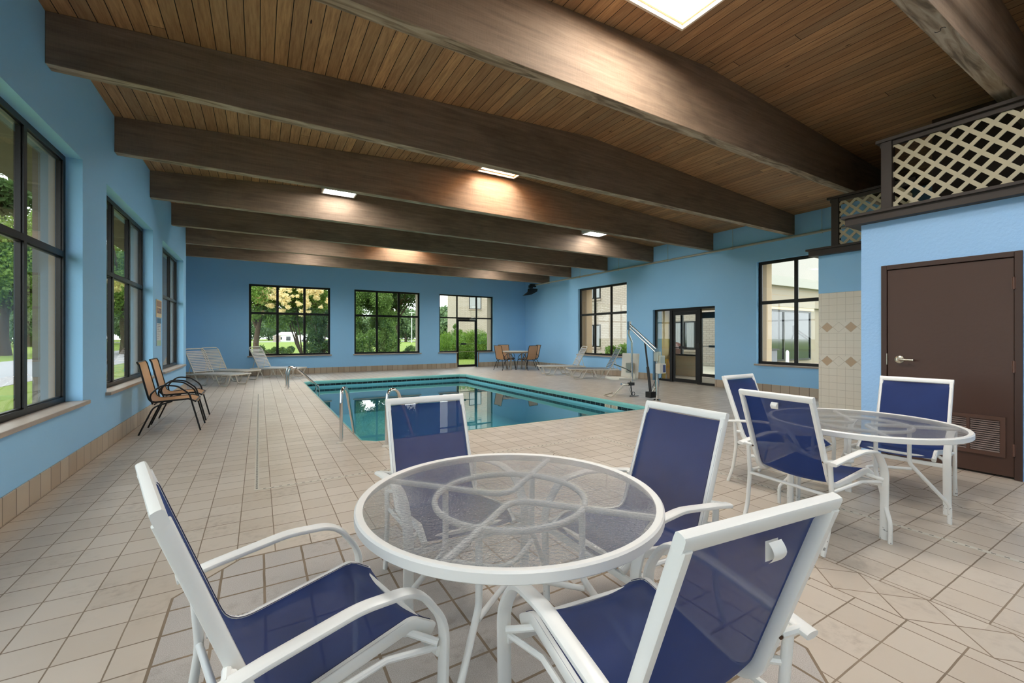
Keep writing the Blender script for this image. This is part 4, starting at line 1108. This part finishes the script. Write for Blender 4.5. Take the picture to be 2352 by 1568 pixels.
# sprinkler pipe and head above the loft
t = thing('sprinkler_pipe', 'beige sprinkler pipe under the ceiling in the top right corner', 'pipe', (5.4, .80, 3.86))
mb = MB(); mb.tube([(-2.6, 0, 0), (4.0, 0, 0)], .030, 14); mb.build('pipe', M_pipe, t)
for x in (-.75, 1.3):
    mb = MB(); mb.tube([(x-.05, 0, 0), (x+.05, 0, 0)], .038, 14); mb.build('coupling', M_pipe, t)
mb = MB(); mb.tube([(1.3, 0, 0), (1.3, 0, -.30)], .022, 12); mb.lathe([(.03, -.30), (.035, -.34), (.05, -.36), (.05, -.40), (.03, -.43)], 1.3, 0, 14); mb.build('drop', simple('pale_valve_body', S(206, 196, 170), .45), t)
mb = MB(); mb.tube([(1.38, .0, -.27), (1.38, .0, -.20)], .014, 8); mb.build('brass_fitting', simple('brass', S(196, 160, 84), .3, 1), t)

t = thing('warning_sign', 'cream and brown sign on the left wall pier, upper of two signs', 'sign', (XL+.002, 9.716, 1.80))
mb = MB(); mb.box(0, .008, -.23, .23, -.155, .155); mb.build('board', M_signcream, t, smooth=False, bevel=.002)
mb = MB(); mb.box(.0082, .0095, -.20, .20, .03, .135); mb.box(.0082, .0095, -.20, .20, -.085, .015); mb.build('print', M_signbrown, t, smooth=False)
mb = MB()
for (a, b, c, d) in ((.02, .15, -.02, 0), (.05, .17, -.045, -.03), (.03, .16, -.075, -.055), (-.12, -.04, -.08, -.05)): mb.box(.0096, .0105, a, b, c, d)
mb.build('lettering', M_ink, t, smooth=False)
t = thing('pool_rules_sign', 'white pool notice with blue heading, lower of two signs', 'sign', (XL+.002, 9.70, 1.39))
mb = MB(); mb.box(0, .008, -.18, .18, -.245, .245); mb.build('board', M_signwhite, t, smooth=False, bevel=.002)
mb = MB(); mb.box(.0082, .0095, -.17, .17, .15, .24); mb.build('heading', M_signblue, t, smooth=False)
mb = MB(); mb.box(.0082, .0095, -.17, .17, -.24, -.15); mb.build('footer', M_signgreen, t, smooth=False)
mb = MB()
for k, w in enumerate((.22, .26, .14, .17, .28, .12, .2, .16, .1)): mb.box(.0082, .0092, -.15, -.15+w, .125-k*.03, .131-k*.03)
mb.build('lettering', M_ink, t, smooth=False)

# ------------------------------------------------------------------ vestibule behind the right doors
XV = 12.35; VY = 10.15
mb = MB(); mb.box(XR+.401, XV+.1, VY, VY+.14, 0, 3.1); struct(mb.build('wall_vestibule_side', simple('ochre_wall', S(196, 168, 112), .6), smooth=False))
mb = MB(); mb.box(XR+.401, XV+.1, 6.75, 6.88, 0, 3.1); mb.box(XV, XV+.1, 8.98, VY, 0, .66); mb.box(XV, XV+.1, 6.88, VY, 2.16, 3.1); struct(mb.build('wall_vestibule', M_beige, smooth=False))
mb = MB(); mb.box(XR+.401, XV+.1, 6.88, VY, 2.55, 2.65); struct(mb.build('ceiling_vestibule', simple('ochre_ceiling', S(190, 164, 110), .8), smooth=False))
mb = MB(); mb.box(XR, XV+.1, 6.88, VY, -.12, -.001); struct(mb.build('floor_vestibule', simple('vestibule_tile', S(170, 158, 144), .4), smooth=False))
V = thing('window_12', None, None, kind='structure'); place_frame(V, 'right', XV+.05)
mb = MB(); bx(mb, 8.98, VY, .665, .72); bx(mb, 8.98, VY, 2.10, 2.158); bx(mb, 8.98, 9.05, .72, 2.10); bx(mb, VY-.06, VY, .72, 2.10); bx(mb, 9.62, 9.70, .72, 2.10); mb.build('window_frame', M_frame, V, smooth=False)
for a, b in ((9.05, 9.62), (9.70, VY-.06)):
    p = MB(); p.box(a, b, -.004, .004, .72, 2.10); p.build('glass_pane', M_glass, V, smooth=False)
mb = MB(); mb.box(-.07, .10, 8.98, VY, .66, .664); 
mb = MB(); mb.box(XV-.04, XV+.14, 8.90, VY, .661, .664); struct(mb.build('trim_8', M_concrete, smooth=False))
DV = glass_door('door_4', 'right', XV+.05, 8.08, 8.96, 2.10, st=.08, side=-1, top=.20)
mb = MB(); mb.box(XV+.02, XV+.08, 7.98, 8.07, 0, 2.158); mb.box(XV+.02, XV+.08, 6.881, 6.94, 0, 2.158); mb.box(XV+.02, XV+.08, 6.94, 7.98, 2.1, 2.158); struct(mb.build('trim_9', M_frame, smooth=False))
p = MB(); p.box(XV+.046, XV+.054, 6.94, 7.98, 0.02, 2.1); struct(p.build('window_13', M_glass, smooth=False))
t = thing('wet_floor_sign', 'yellow folding wet floor sign behind the left sidelight', 'floor sign', (10.95, 9.12, 0), math.radians(75))
for s_, nm in ((-1, 'front_panel'), (1, 'rear_panel')):
    mb = MB(); P_ = [(-.15, s_*.14, 0), (.15, s_*.14, 0), (.07, s_*.012, .62), (-.07, s_*.012, .62)]; n_ = Vector((0, s_*.012, 0)); mb.prism(P_, n_); mb.build(nm, M_yellow, t, smooth=False)
mb = MB(); mb.box(-.03, .03, -.156, -.150, .2, .32); mb.build('pictogram', M_inkblack, t, smooth=False)

# ------------------------------------------------------------------ outdoors
def at(px, d, z=0.0):
    r = (px-1176)/986.57*d; c, s_ = math.cos(YAW), math.sin(YAW); return Vector((r*c+d*s_, d*c-r*s_, z))
mb = MB(); ZG = -.05
for (x0, x1, y0, y1) in ((-250, XA-.25, -60, 300), (XA-.25, 60, YB+.25, 300), (XA-.25, XL-.25, -60, LEND-.25), (XR+.41, 60, -60, YB+.25), (60, 200, -60, 300)): mb.box(x0, x1, y0, y1, ZG-.3, ZG)
tag(mb.build('lawn', M_lawn, smooth=False), 'wide bright green mown lawn outside the windows', 'lawn', kind='stuff')
mb = MB(); mb.box(-12, -6, -40, 90, ZG-.02, ZG+.01); tag(mb.build('road', M_asphalt, smooth=False), 'grey asphalt drive crossing the lawn beyond the left windows', 'road', kind='structure')
mb = MB(); mb.box(-5.5, 30, 31.5, 33.2, ZG-.02, ZG+.012); tag(mb.build('footpath', M_concrete, smooth=False), 'pale path running along the near edge of the back lawn', 'path', kind='structure')
mb = MB(); mb.box(-40, 60, 130, 146, ZG-.02, ZG+.02); tag(mb.build('parking_lot', M_asphalt, smooth=False), 'distant grey parking strip beyond the lawn', 'parking', kind='structure')
mb = MB(); mb.box(XR+.41, 17.5, -5, 22, ZG-.02, ZG+.012); tag(mb.build('courtyard_paving', M_concrete, smooth=False), 'pale paving between the pool house and the brick wing', 'paving', kind='structure')

rng = np.random.default_rng(11)
def foliage(name, blobs, n, size, mat, parent, elong=1.0, shell=.55, flat=0.):
    """n leaf cards with thickness-free leaves, spread through ellipsoid blobs (cx,cy,cz,rx,ry,rz)"""
    B = np.array(blobs, float); vol = (B[:, 3]*B[:, 4]*B[:, 5])**(2/3); pick = rng.choice(len(B), n, p=vol/vol.sum())
    d = rng.normal(size=(n, 3)); d /= np.linalg.norm(d, axis=1)[:, None]
    rad = shell+(1-shell)*rng.random(n)**.6; rad *= 1+.12*rng.normal(size=n)
    c = B[pick, :3]+d*rad[:, None]*B[pick, 3:]
    a = rng.normal(size=(n, 3)); a /= np.linalg.norm(a, axis=1)[:, None]; a[:, 2] *= (1-flat); 
    b = np.cross(a, rng.normal(size=(n, 3))); b /= np.linalg.norm(b, axis=1)[:, None]
    s_ = size*(.6+.8*rng.random(n))[:, None]
    nrm = np.cross(a, b)
    v = np.stack([c-a*s_*elong*.5, c+b*s_*.28+nrm*s_*.06, c+a*s_*elong*.5, c-b*s_*.28+nrm*s_*.06], 1).reshape(-1, 3)
    me = bpy.data.meshes.new(name); me.vertices.add(4*n); me.vertices.foreach_set('co', v.ravel()); me.loops.add(4*n); me.loops.foreach_set('vertex_index', np.arange(4*n, dtype=np.int32))
    me.polygons.add(n); me.polygons.foreach_set('loop_start', np.arange(0, 4*n, 4, dtype=np.int32)); me.polygons.foreach_set('loop_total', np.full(n, 4, dtype=np.int32)); me.update(); me.validate()
    me.materials.append(mat); o = bpy.data.objects.new(name, me); COL.objects.link(o); o.parent = parent; return o
def trunk(mb, base, top, r, bends=5, wob=.12):
    P = []; base = Vector(base); top = Vector(top)
    for i in range(bends+1):
        k = i/bends; p = base.lerp(top, k)
        if 0 < i < bends: p += Vector((random.uniform(-wob, wob), random.uniform(-wob, wob), 0))
        P.append(p)
    mb.tube(P, [r*(1-.55*i/bends) for i in range(bends+1)], 10)
def cloud(c, R, n, rr, zs=.8):
    out = []
    for _ in range(n):
        d = Vector((random.gauss(0, 1), random.gauss(0, 1), random.gauss(0, 1))).normalized()*random.uniform(.35, 1)
        k = rr*random.uniform(.7, 1.2); out.append((c[0]+d.x*R[0], c[1]+d.y*R[1], c[2]+d.z*R[2], k, k, k*zs))
    return out
def tree(name, label, px, d, H, R, tr, nl, ls, mat, crown_z=None, stems=1, group=None, blobs_n=26, br=.9, spread=.5, lean=0):
    p = at(px, d, ZG); t = thing(name, label, 'tree', p, 0, group)
    cz = crown_z or H*.66; mb = MB()
    for k in range(stems):
        a = random.uniform(0, 2*PI); off = (0, 0) if stems == 1 else (math.cos(a)*.12, math.sin(a)*.12)
        tx, ty = (lean, 0) if stems == 1 else (math.cos(a)*spread*R, math.sin(a)*spread*R)
        trunk(mb, (off[0], off[1], 0), (tx, ty, cz), tr)
    for k in range(9):
        a = 2*PI*k/9+random.uniform(-.3, .3); z0 = cz*random.uniform(.42, .75)
        trunk(mb, (0 if stems == 1 else math.cos(a)*.2*R*.6, 0 if stems == 1 else math.sin(a)*.2*R*.6, z0), (math.cos(a)*R*.75, math.sin(a)*R*.75, cz+random.uniform(-.1, .5)*R), tr*.38, 4)
    mb.build('trunk', M_bark, t)
    bl = cloud((lean, 0, cz), (R*.8, R*.8, (H-cz)*.75), blobs_n, R*.34*br)
    foliage('crown', bl, nl, ls, mat, t)
    return t, bl
def bush(name, label, px, d, R, H, nl, ls, mat, blobs_n=14, group=None, cat='shrub', z=ZG, elong=1.0, fwd=0):
    p = at(px, d, z); t = thing(name, label, cat, p, 0, group)
    mb = MB()
    for k in range(5): a = k*1.26; trunk(mb, (0, 0, 0), (math.cos(a)*R*.5, math.sin(a)*R*.5, H*.6), .035, 3, .03)
    mb.build('stem', M_bark, t)
    bl = []
    for _ in range(blobs_n):
        a = random.uniform(0, 2*PI); q = R*math.sqrt(random.random())*.8; zz = random.uniform(.15, .85)*H*(1-.45*(q/R)**2); k = min(R, H)*random.uniform(.22, .36); bl.append((math.cos(a)*q, math.sin(a)*q, max(zz, k*.7), k, k, k))
    foliage('foliage', bl, nl, ls, mat, t, elong)
    return t
# behind the first back window
T1, bl1 = tree('flowering_tree', 'flowering tree with cream blossom clusters and many thin stems', 697, 31, 7.2, 3.0, .05, 34000, .17, M_leaf, 4.3, stems=7, spread=.55, blobs_n=60, br=.8)
toc = Vector((-T1.location.x, -T1.location.y, 0)).normalized(); sdv = Vector((-toc.y, toc.x, 0)); bb = []
while len(bb) < 230:
    u_, w_ = random.uniform(-1, 1), random.uniform(-.62, 1)
    if u_*u_+w_*w_ > 1 or (w_ < -.25 and random.random() < .55) or (u_ > .35 and random.random() < .4): continue
    dpt = math.sqrt(max(0, 1-u_*u_-w_*w_)); p = sdv*u_*3.2+toc*(dpt*3.3+.45); k = random.uniform(.13, .24)
    bb.append((p.x, p.y, 4.45+w_*2.6, k, k, k*.8))
foliage('blossom_clusters', bb, 30000, .095, M_blossom, T1, shell=.15)
tree('shade_tree', 'thick-trunked green tree at the left of the first back window', 588, 29, 8.0, 2.5, .20, 24000, .16, M_leaf, 4.6, lean=.3, blobs_n=34)
bush('dark_shrub', 'rounded dark green shrub at the right of the first back window', 742, 29, 1.35, 3.6, 15000, .11, M_leafdark, 26)
bush('spreading_juniper', 'low spreading juniper beyond the first back window', 628, 30, 1.5, .75, 6000, .10, M_needle, 14)
mb = MB(); p = at(604, 29, ZG); mb.box(-1.4, 1.6, -.15, .15, 0, .22, Matrix.Rotation(-YAW, 4, 'Z')); o = mb.build('garden_edging', M_wood_block, smooth=False); o.location = p; tag(o, 'pinkish block edging in front of the low juniper', 'edging')
# second back window
def evergreen():
    p = at(850, 27, ZG); t = thing('evergreen_tree', 'tall dense bright evergreen filling the left of the middle back window', 'tree', p)
    mb = MB(); trunk(mb, (0, 0, 0), (0, 0, 1.6), .10); mb.build('trunk', M_bark, t)
    bl = []
    for _ in range(70):
        a = random.uniform(0, 2*PI); z = random.uniform(.3, 6.6); q = (1.55 if z < 2.5 else 1.55*(1-(z-2.5)/7))*random.uniform(.55, 1); bl.append((math.cos(a)*q, math.sin(a)*q, z, .5, .5, .55))
    foliage('foliage', bl, 90000, .085, M_needle, t, 1.3, shell=.35)
evergreen()
tree('shade_tree', 'single-trunked tree forking low in the middle back window', 912, 31, 8.2, 3.6, .15, 17000, .17, M_leafdark, 4.9, blobs_n=26, br=.8)
bush('low_shrub', 'small round shrub beside a pale block beyond the middle back window', 944, 30, .85, .75, 4500, .09, M_needle, 10)
mb = MB(); mb.box(-.35, .35, -.2, .2, 0, .3); o = mb.build('stone_block', M_wood_block, smooth=False); o.location = at(956, 27.5, ZG); tag(o, 'pale pinkish block on the ground outside the middle back window', 'block')
# third unit
bush('yew_hedge', 'big rounded bright green hedge seen through the back glass door', 1080, 28, 2.7, 1.75, 70000, .07, M_hedge, 70, cat='hedge')
mb = MB(); mb.lathe([(.25, 0), (.34, .35), (.36, .38), (.33, .38), (.30, .34)], n=20); o = mb.build('planter', simple('dark_planter', S(66, 58, 58), .6)); o.location = at(1034, 24, ZG); tag(o, 'low dark planter in front of the hedge', 'planter')
bush('climbing_shrub', 'tall narrow shrub at the corner of the far brick wing', 1051, 36, .5, 3.4, 3500, .12, M_leaf, 12)
# left side
tree('shade_tree', 'large tree with thick trunk beyond the drive, seen through the nearest left window', 14, 31, 12, 6.2, .32, 48000, .21, M_leaf, 6.4, blobs_n=34)
tree('shade_tree', 'leafy tree beyond the drive in line with the middle of the long window wall', 284, 34, 11, 5.2, .28, 34000, .20, M_leaf, 6.0, blobs_n=30)
p = at(-190, 13, ZG); t = thing('shade_tree', 'nearer tree whose leaves hang across the top of the largest visible wall window', 'tree', p)
rv = Vector((math.cos(YAW), -math.sin(YAW), 0))
mb = MB(); trunk(mb, (0, 0, 0), (0, 0, 6), .2); trunk(mb, (0, 0, 4.6), rv*2.3+Vector((0, 0, 5.5)), .05, 5, .05); mb.build('trunk', M_bark, t)
foliage('crown', [(q[0], q[1], q[2], .45, .45, .32) for q in cloud(rv*1.7+Vector((0, 0, 5.9)), (1.5, 1.5, .95), 20, .5)], 6000, .20, M_leafdark, t, shell=.1)
for k, (px, d, H, R) in enumerate([(70, 60, 14, 6), (170, 78, 14, 7), (330, 84, 12, 6), (410, 95, 14, 7), (-40, 64, 13, 6.5), (20, 92, 14, 7), (110, 100, 14, 7.5), (240, 104, 14, 8)]):
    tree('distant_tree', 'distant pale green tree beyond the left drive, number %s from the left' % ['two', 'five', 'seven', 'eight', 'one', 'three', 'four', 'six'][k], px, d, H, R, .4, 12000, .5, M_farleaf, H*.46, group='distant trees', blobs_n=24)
for k, (px, d, H, R) in enumerate([(560, 150, 11, 8), (617, 175, 12, 8.5), (668, 155, 10, 7), (728, 168, 12, 8.5), (800, 150, 11, 8), (880, 150, 12, 8), (932, 122, 11, 5), (972, 118, 10, 5), (1022, 110, 9.5, 5)]):
    lab = 'distant tree past the back lawn, %s' % ['far left of the first back window', 'left in the first back window', 'centre of the first back window', 'right of the first back window', 'between the back windows', 'behind the evergreen', 'beside the tall light pole', 'right of the light pole', 'in the third back window left of the hedge'][k]
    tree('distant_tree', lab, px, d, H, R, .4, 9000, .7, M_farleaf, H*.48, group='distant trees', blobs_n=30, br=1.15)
mb = MB(); mb.tube([(0, 0, 0), (0, 0, 7)], .09, 8); mb.box(-.6, .6, -.15, .15, 6.95, 7.1); o = mb.build('light_pole', M_carwhite); o.location = at(945.5, 100, ZG); tag(o, 'pale light pole past the back lawn in the middle window', 'light pole')
t = thing('far_building', 'low white building across the lawn in the first back window', 'building', at(656, 140, ZG), -YAW)
mb = MB(); mb.box(-3.2, 2.6, 0, 5, 0, 1.9); mb.prism([(-3.4, -.2, 1.9), (2.8, -.2, 1.9), (2.2, 2.5, 3.0), (-2.8, 2.5, 3.0)], (0, .2, 0)); mb.build('wall', M_carwhite, t, smooth=False)
mb = MB(); mb.box(-1.9, -1.1, -.03, 0, .5, 1.3); mb.box(.2, 1.6, -.03, 0, .2, 1.5); mb.build('window', M_darkglass, t, smooth=False)
mb = MB(); mb.box(-.9, .9, -.3, .3, 0, 1.8); o = mb.build('utility_box', M_beigelight, smooth=False, bevel=.05); o.location = at(636, 120, ZG); o.rotation_euler = (0, 0, -YAW); tag(o, 'tan box-shaped structure on the far lawn', 'utility box')
def make_car(px, d, mat, lab, rz=0):
    t = thing('parked_car', lab, 'car', at(px, d, ZG), -YAW+rz, 'parked cars past the lawn')
    mb = MB(); mb.prism([(-2.2, -.85, .35), (2.2, -.85, .35), (2.25, -.85, .75), (1.3, -.85, .95), (-1.9, -.85, 1.0), (-2.2, -.85, .8)], (0, 1.7, 0)); mb.build('body', mat, t, smooth=False, bevel=.08)
    mb = MB(); mb.prism([(-1.6, -.75, .98), (1.1, -.75, .95), (.5, -.7, 1.42), (-1.1, -.7, 1.42)], (0, 1.45, 0)); mb.build('cabin_glass', M_darkglass, t, smooth=False)
    for x in (-1.35, 1.35):
        for y in (-.85, .65):
            mb = MB(); mb.lathe([(.33, 0), (.33, .2)], n=16, M=Matrix.Translation((x, y, .33)) @ Matrix.Rotation(-PI/2, 4, 'X')); mb.build('wheel', M_black, t)
make_car(710, 125, M_carwhite, 'white car parked past the lawn in the first back window')
make_car(1012, 110, M_cargrey, 'silver car parked past the lawn in the third back window')
# brick wing beyond the back door
def wing(label, loc, rz, L, H, winx, floors, depth=6):
    t = thing('brick_building', label, 'building', loc, rz)
    mb = MB(); mb.box(0, L, 0, depth, 0, H); mb.build('wall', M_brick, t, smooth=False)
    mb = MB(); mb.box(-.15, L+.15, -.15, depth, H, H+.3); mb.build('roof_edge', M_beigelight, t, smooth=False)
    for fz in floors:
        for wx in winx:
            mb = MB(); w_, h_ = 1.35, 1.35
            for q in ((wx, wx+w_, fz, fz+.06), (wx, wx+w_, fz+h_-.06, fz+h_), (wx, wx+.06, fz+.06, fz+h_-.06), (wx+w_-.06, wx+w_, fz+.06, fz+h_-.06), (wx+w_*.52, wx+w_*.52+.05, fz+.06, fz+h_-.06)): mb.box(q[0], q[1], -.05, .02, q[2], q[3])
            f_ = mb.build('window', M_frame, t, smooth=False)
            mb = MB(); mb.box(wx+.06, wx+w_-.06, -.02, -.005, fz+.06, fz+h_-.06); mb.build('pane', M_darkglass, f_, smooth=False)
            mb = MB(); k = 12
            for i in range(k):
                if i in (6, 7): continue
                x0 = wx+.07+(w_-.14)*i/k; mb.prism([(x0, -.028, fz+.07), (x0+(w_-.14)/k*.5, -.045, fz+.07), (x0+(w_-.14)/k, -.028, fz+.07)], (0, 0, h_-.14))
            mb.build('curtain', M_curtain, f_, smooth=False)
            mb = MB(); mb.box(wx-.05, wx+w_+.05, -.08, 0, fz-.1, fz-.005); mb.build('sill', M_beigelight, t, smooth=False)
            mb = MB()
            for i in range(6): mb.box(wx+.2, wx+1.1, -.04, 0, fz-.72+i*.09, fz-.68+i*.09)
            mb.build('vent_grille', M_concrete, t, smooth=False)
    return t
pw = at(1058, 46, ZG); wing('cream brick hotel wing seen through the back glass door', pw, -.15, 16, 10.5, [.95, 6.5], [.3, 4.35, 7.3])
wing('long cream brick wing facing the right wall windows across the courtyard', (17.6, 25.5, ZG), -PI/2, 15.0, 9.5, [4.7, 11.2], [.75, 3.65, 6.6])
# low siding building seen in the near right window
t = thing('siding_building', 'low cream siding building with ribbed roof outside the near right window', 'building', (15.2, 8.9, ZG))
mb = MB(); mb.box(0, 9, 0, 1.2, 0, 2.5); mb.build('wall', M_beigelight, t, smooth=False)
mb = MB(); mb.box(-.1, 9.1, -.12, 1.2, 2.5, 3.25); mb.build('siding', M_siding, t, smooth=False)
mb = MB(); mb.box(-.2, 9.2, -.3, 1.3, 3.25, 3.6); mb.build('fascia', simple('fascia_paint', S(158, 156, 148), .6), t, smooth=False)
mb = MB(); mb.prism([(-.2, -.3, 3.6), (9.2, -.3, 3.6), (9.2, 1.2, 5.6), (-.2, 1.2, 5.6)], (0, .1, 0)); mb.build('roof', M_metalroof, t, smooth=False)
mb = MB(); mb.box(.8, 4.0, -.03, .0, .49, 2.33); w_ = mb.build('window', M_darkglass, t, smooth=False)
mb = MB()
for q in ((.75, 4.05, .44, .50), (.75, 4.05, 2.31, 2.38), (.75, .82, .50, 2.31), (3.98, 4.05, .50, 2.31), (2.0, 2.08, .50, 2.31), (3.0, 3.08, .50, 2.31)): mb.box(q[0], q[1], -.06, -.031, q[2], q[3])
mb.build('frame', M_frame, w_, smooth=False)
mb = MB(); mb.box(.6, 4.2, -.10, -.01, 2.385, 2.499); mb.build('lintel', M_beige, t, smooth=False)
bush('green_bush', 'bright green bush at the foot of the courtyard brick wall', 1430, 21.5, .85, 1.2, 7000, .11, M_leaf, 12)
bush('low_shrub', 'low reddish green border plant under the courtyard window', 1385, 23.5, .9, .42, 2500, .09, M_leaf, 8)
bush('low_shrub', 'small border plant at the left of the courtyard window', 1362, 24.5, .35, .4, 1200, .09, M_leaf, 6)
mb = MB(); mb.lathe([(.02, 0), (.05, .02), (.05, .85), (.02, .9)], n=12); o = mb.build('bollard', M_carwhite); o.location = (15.4, 7.8, ZG); tag(o, 'short white post outside the near right window', 'bollard')
mb = MB(); mb.box(-.7, .7, -.2, .2, .36, .42); mb.box(-.65, -.55, -.18, .18, 0, .36); mb.box(.55, .65, -.18, .18, 0, .36); o = mb.build('bench', M_beigelight, smooth=False); o.location = (16.7, 7.6, ZG); tag(o, 'pale low bench against the siding building', 'bench')
t = thing('kettle_grill', 'dark domed barbecue grill outside the vestibule window', 'grill', (14.2, 11.4, ZG))
mb = MB(); mb.lathe([(0, .62), (.16, .64), (.29, .74), (.33, .88)], n=24); mb.lathe([(.33, .885), (.31, .98), (.22, 1.09), (.08, 1.15), (0, 1.16)], n=24); mb.build('bowl', simple('maroon_enamel', S(74, 40, 36), .3), t)
for k in range(3):
    a = k*2.09; mb = MB(); mb.tube([(.2*math.cos(a), .2*math.sin(a), .72), (.34*math.cos(a), .34*math.sin(a), 0)], .014, 8); mb.build('leg', M_satin, t)
t = thing('storage_cabinet', 'grey outdoor cabinet beyond the right sidelight', 'cabinet', (13.35, 7.55, ZG))
mb = MB(); mb.box(-.3, .3, -.35, .35, 0, .95); mb.build('body', simple('grey_cabinet', S(104, 106, 112), .5), t, smooth=False, bevel=.01)
mb = MB(); mb.box(-.34, .34, -.39, .39, .951, .99); mb.build('lid', M_black, t, smooth=False)

# ------------------------------------------------------------------ short labels on parts that look unlike the rest of their thing
PART_LABELS = {'blossom_clusters': 'cream yellow blossom clusters', 'glass_top': 'pebbled clear glass top', 'actuator': 'black telescopic actuator', 'control_box': 'white control box with blue label',
 'seat_back': 'white moulded backrest', 'screw': 'rusty brown screw head', 'door_handle': 'silver lever handle', 'louver_vent': 'brown slatted louver', 'brass_fitting': 'brass fitting', 'seat_belt': 'black straps trailing on the floor',
 'escutcheon': 'cream round floor flange', 'horn': 'black flared horn', 'tag': 'small white plastic tag', 'seat_strap': 'vinyl strap across the seat', 'back_strap': 'vinyl strap across the back', 'diffuser': 'glowing white diffuser',
 'shaft_lining': 'pale pine lining', 'heading': 'blue heading panel', 'footer': 'pale green footer panel', 'curtain': 'white pleated curtain', 'ink_mark': 'black handwritten mark'}
for o in list(bpy.data.objects):
    nm = o.name.split('.')[0]
    if o.parent and nm in PART_LABELS and 'label' not in o: o['label'] = PART_LABELS[nm]
    if o.parent and nm == 'sling_fabric': o['label'] = 'navy mesh sling' if o.data.materials[0] == M_navy else 'tan mesh sling'
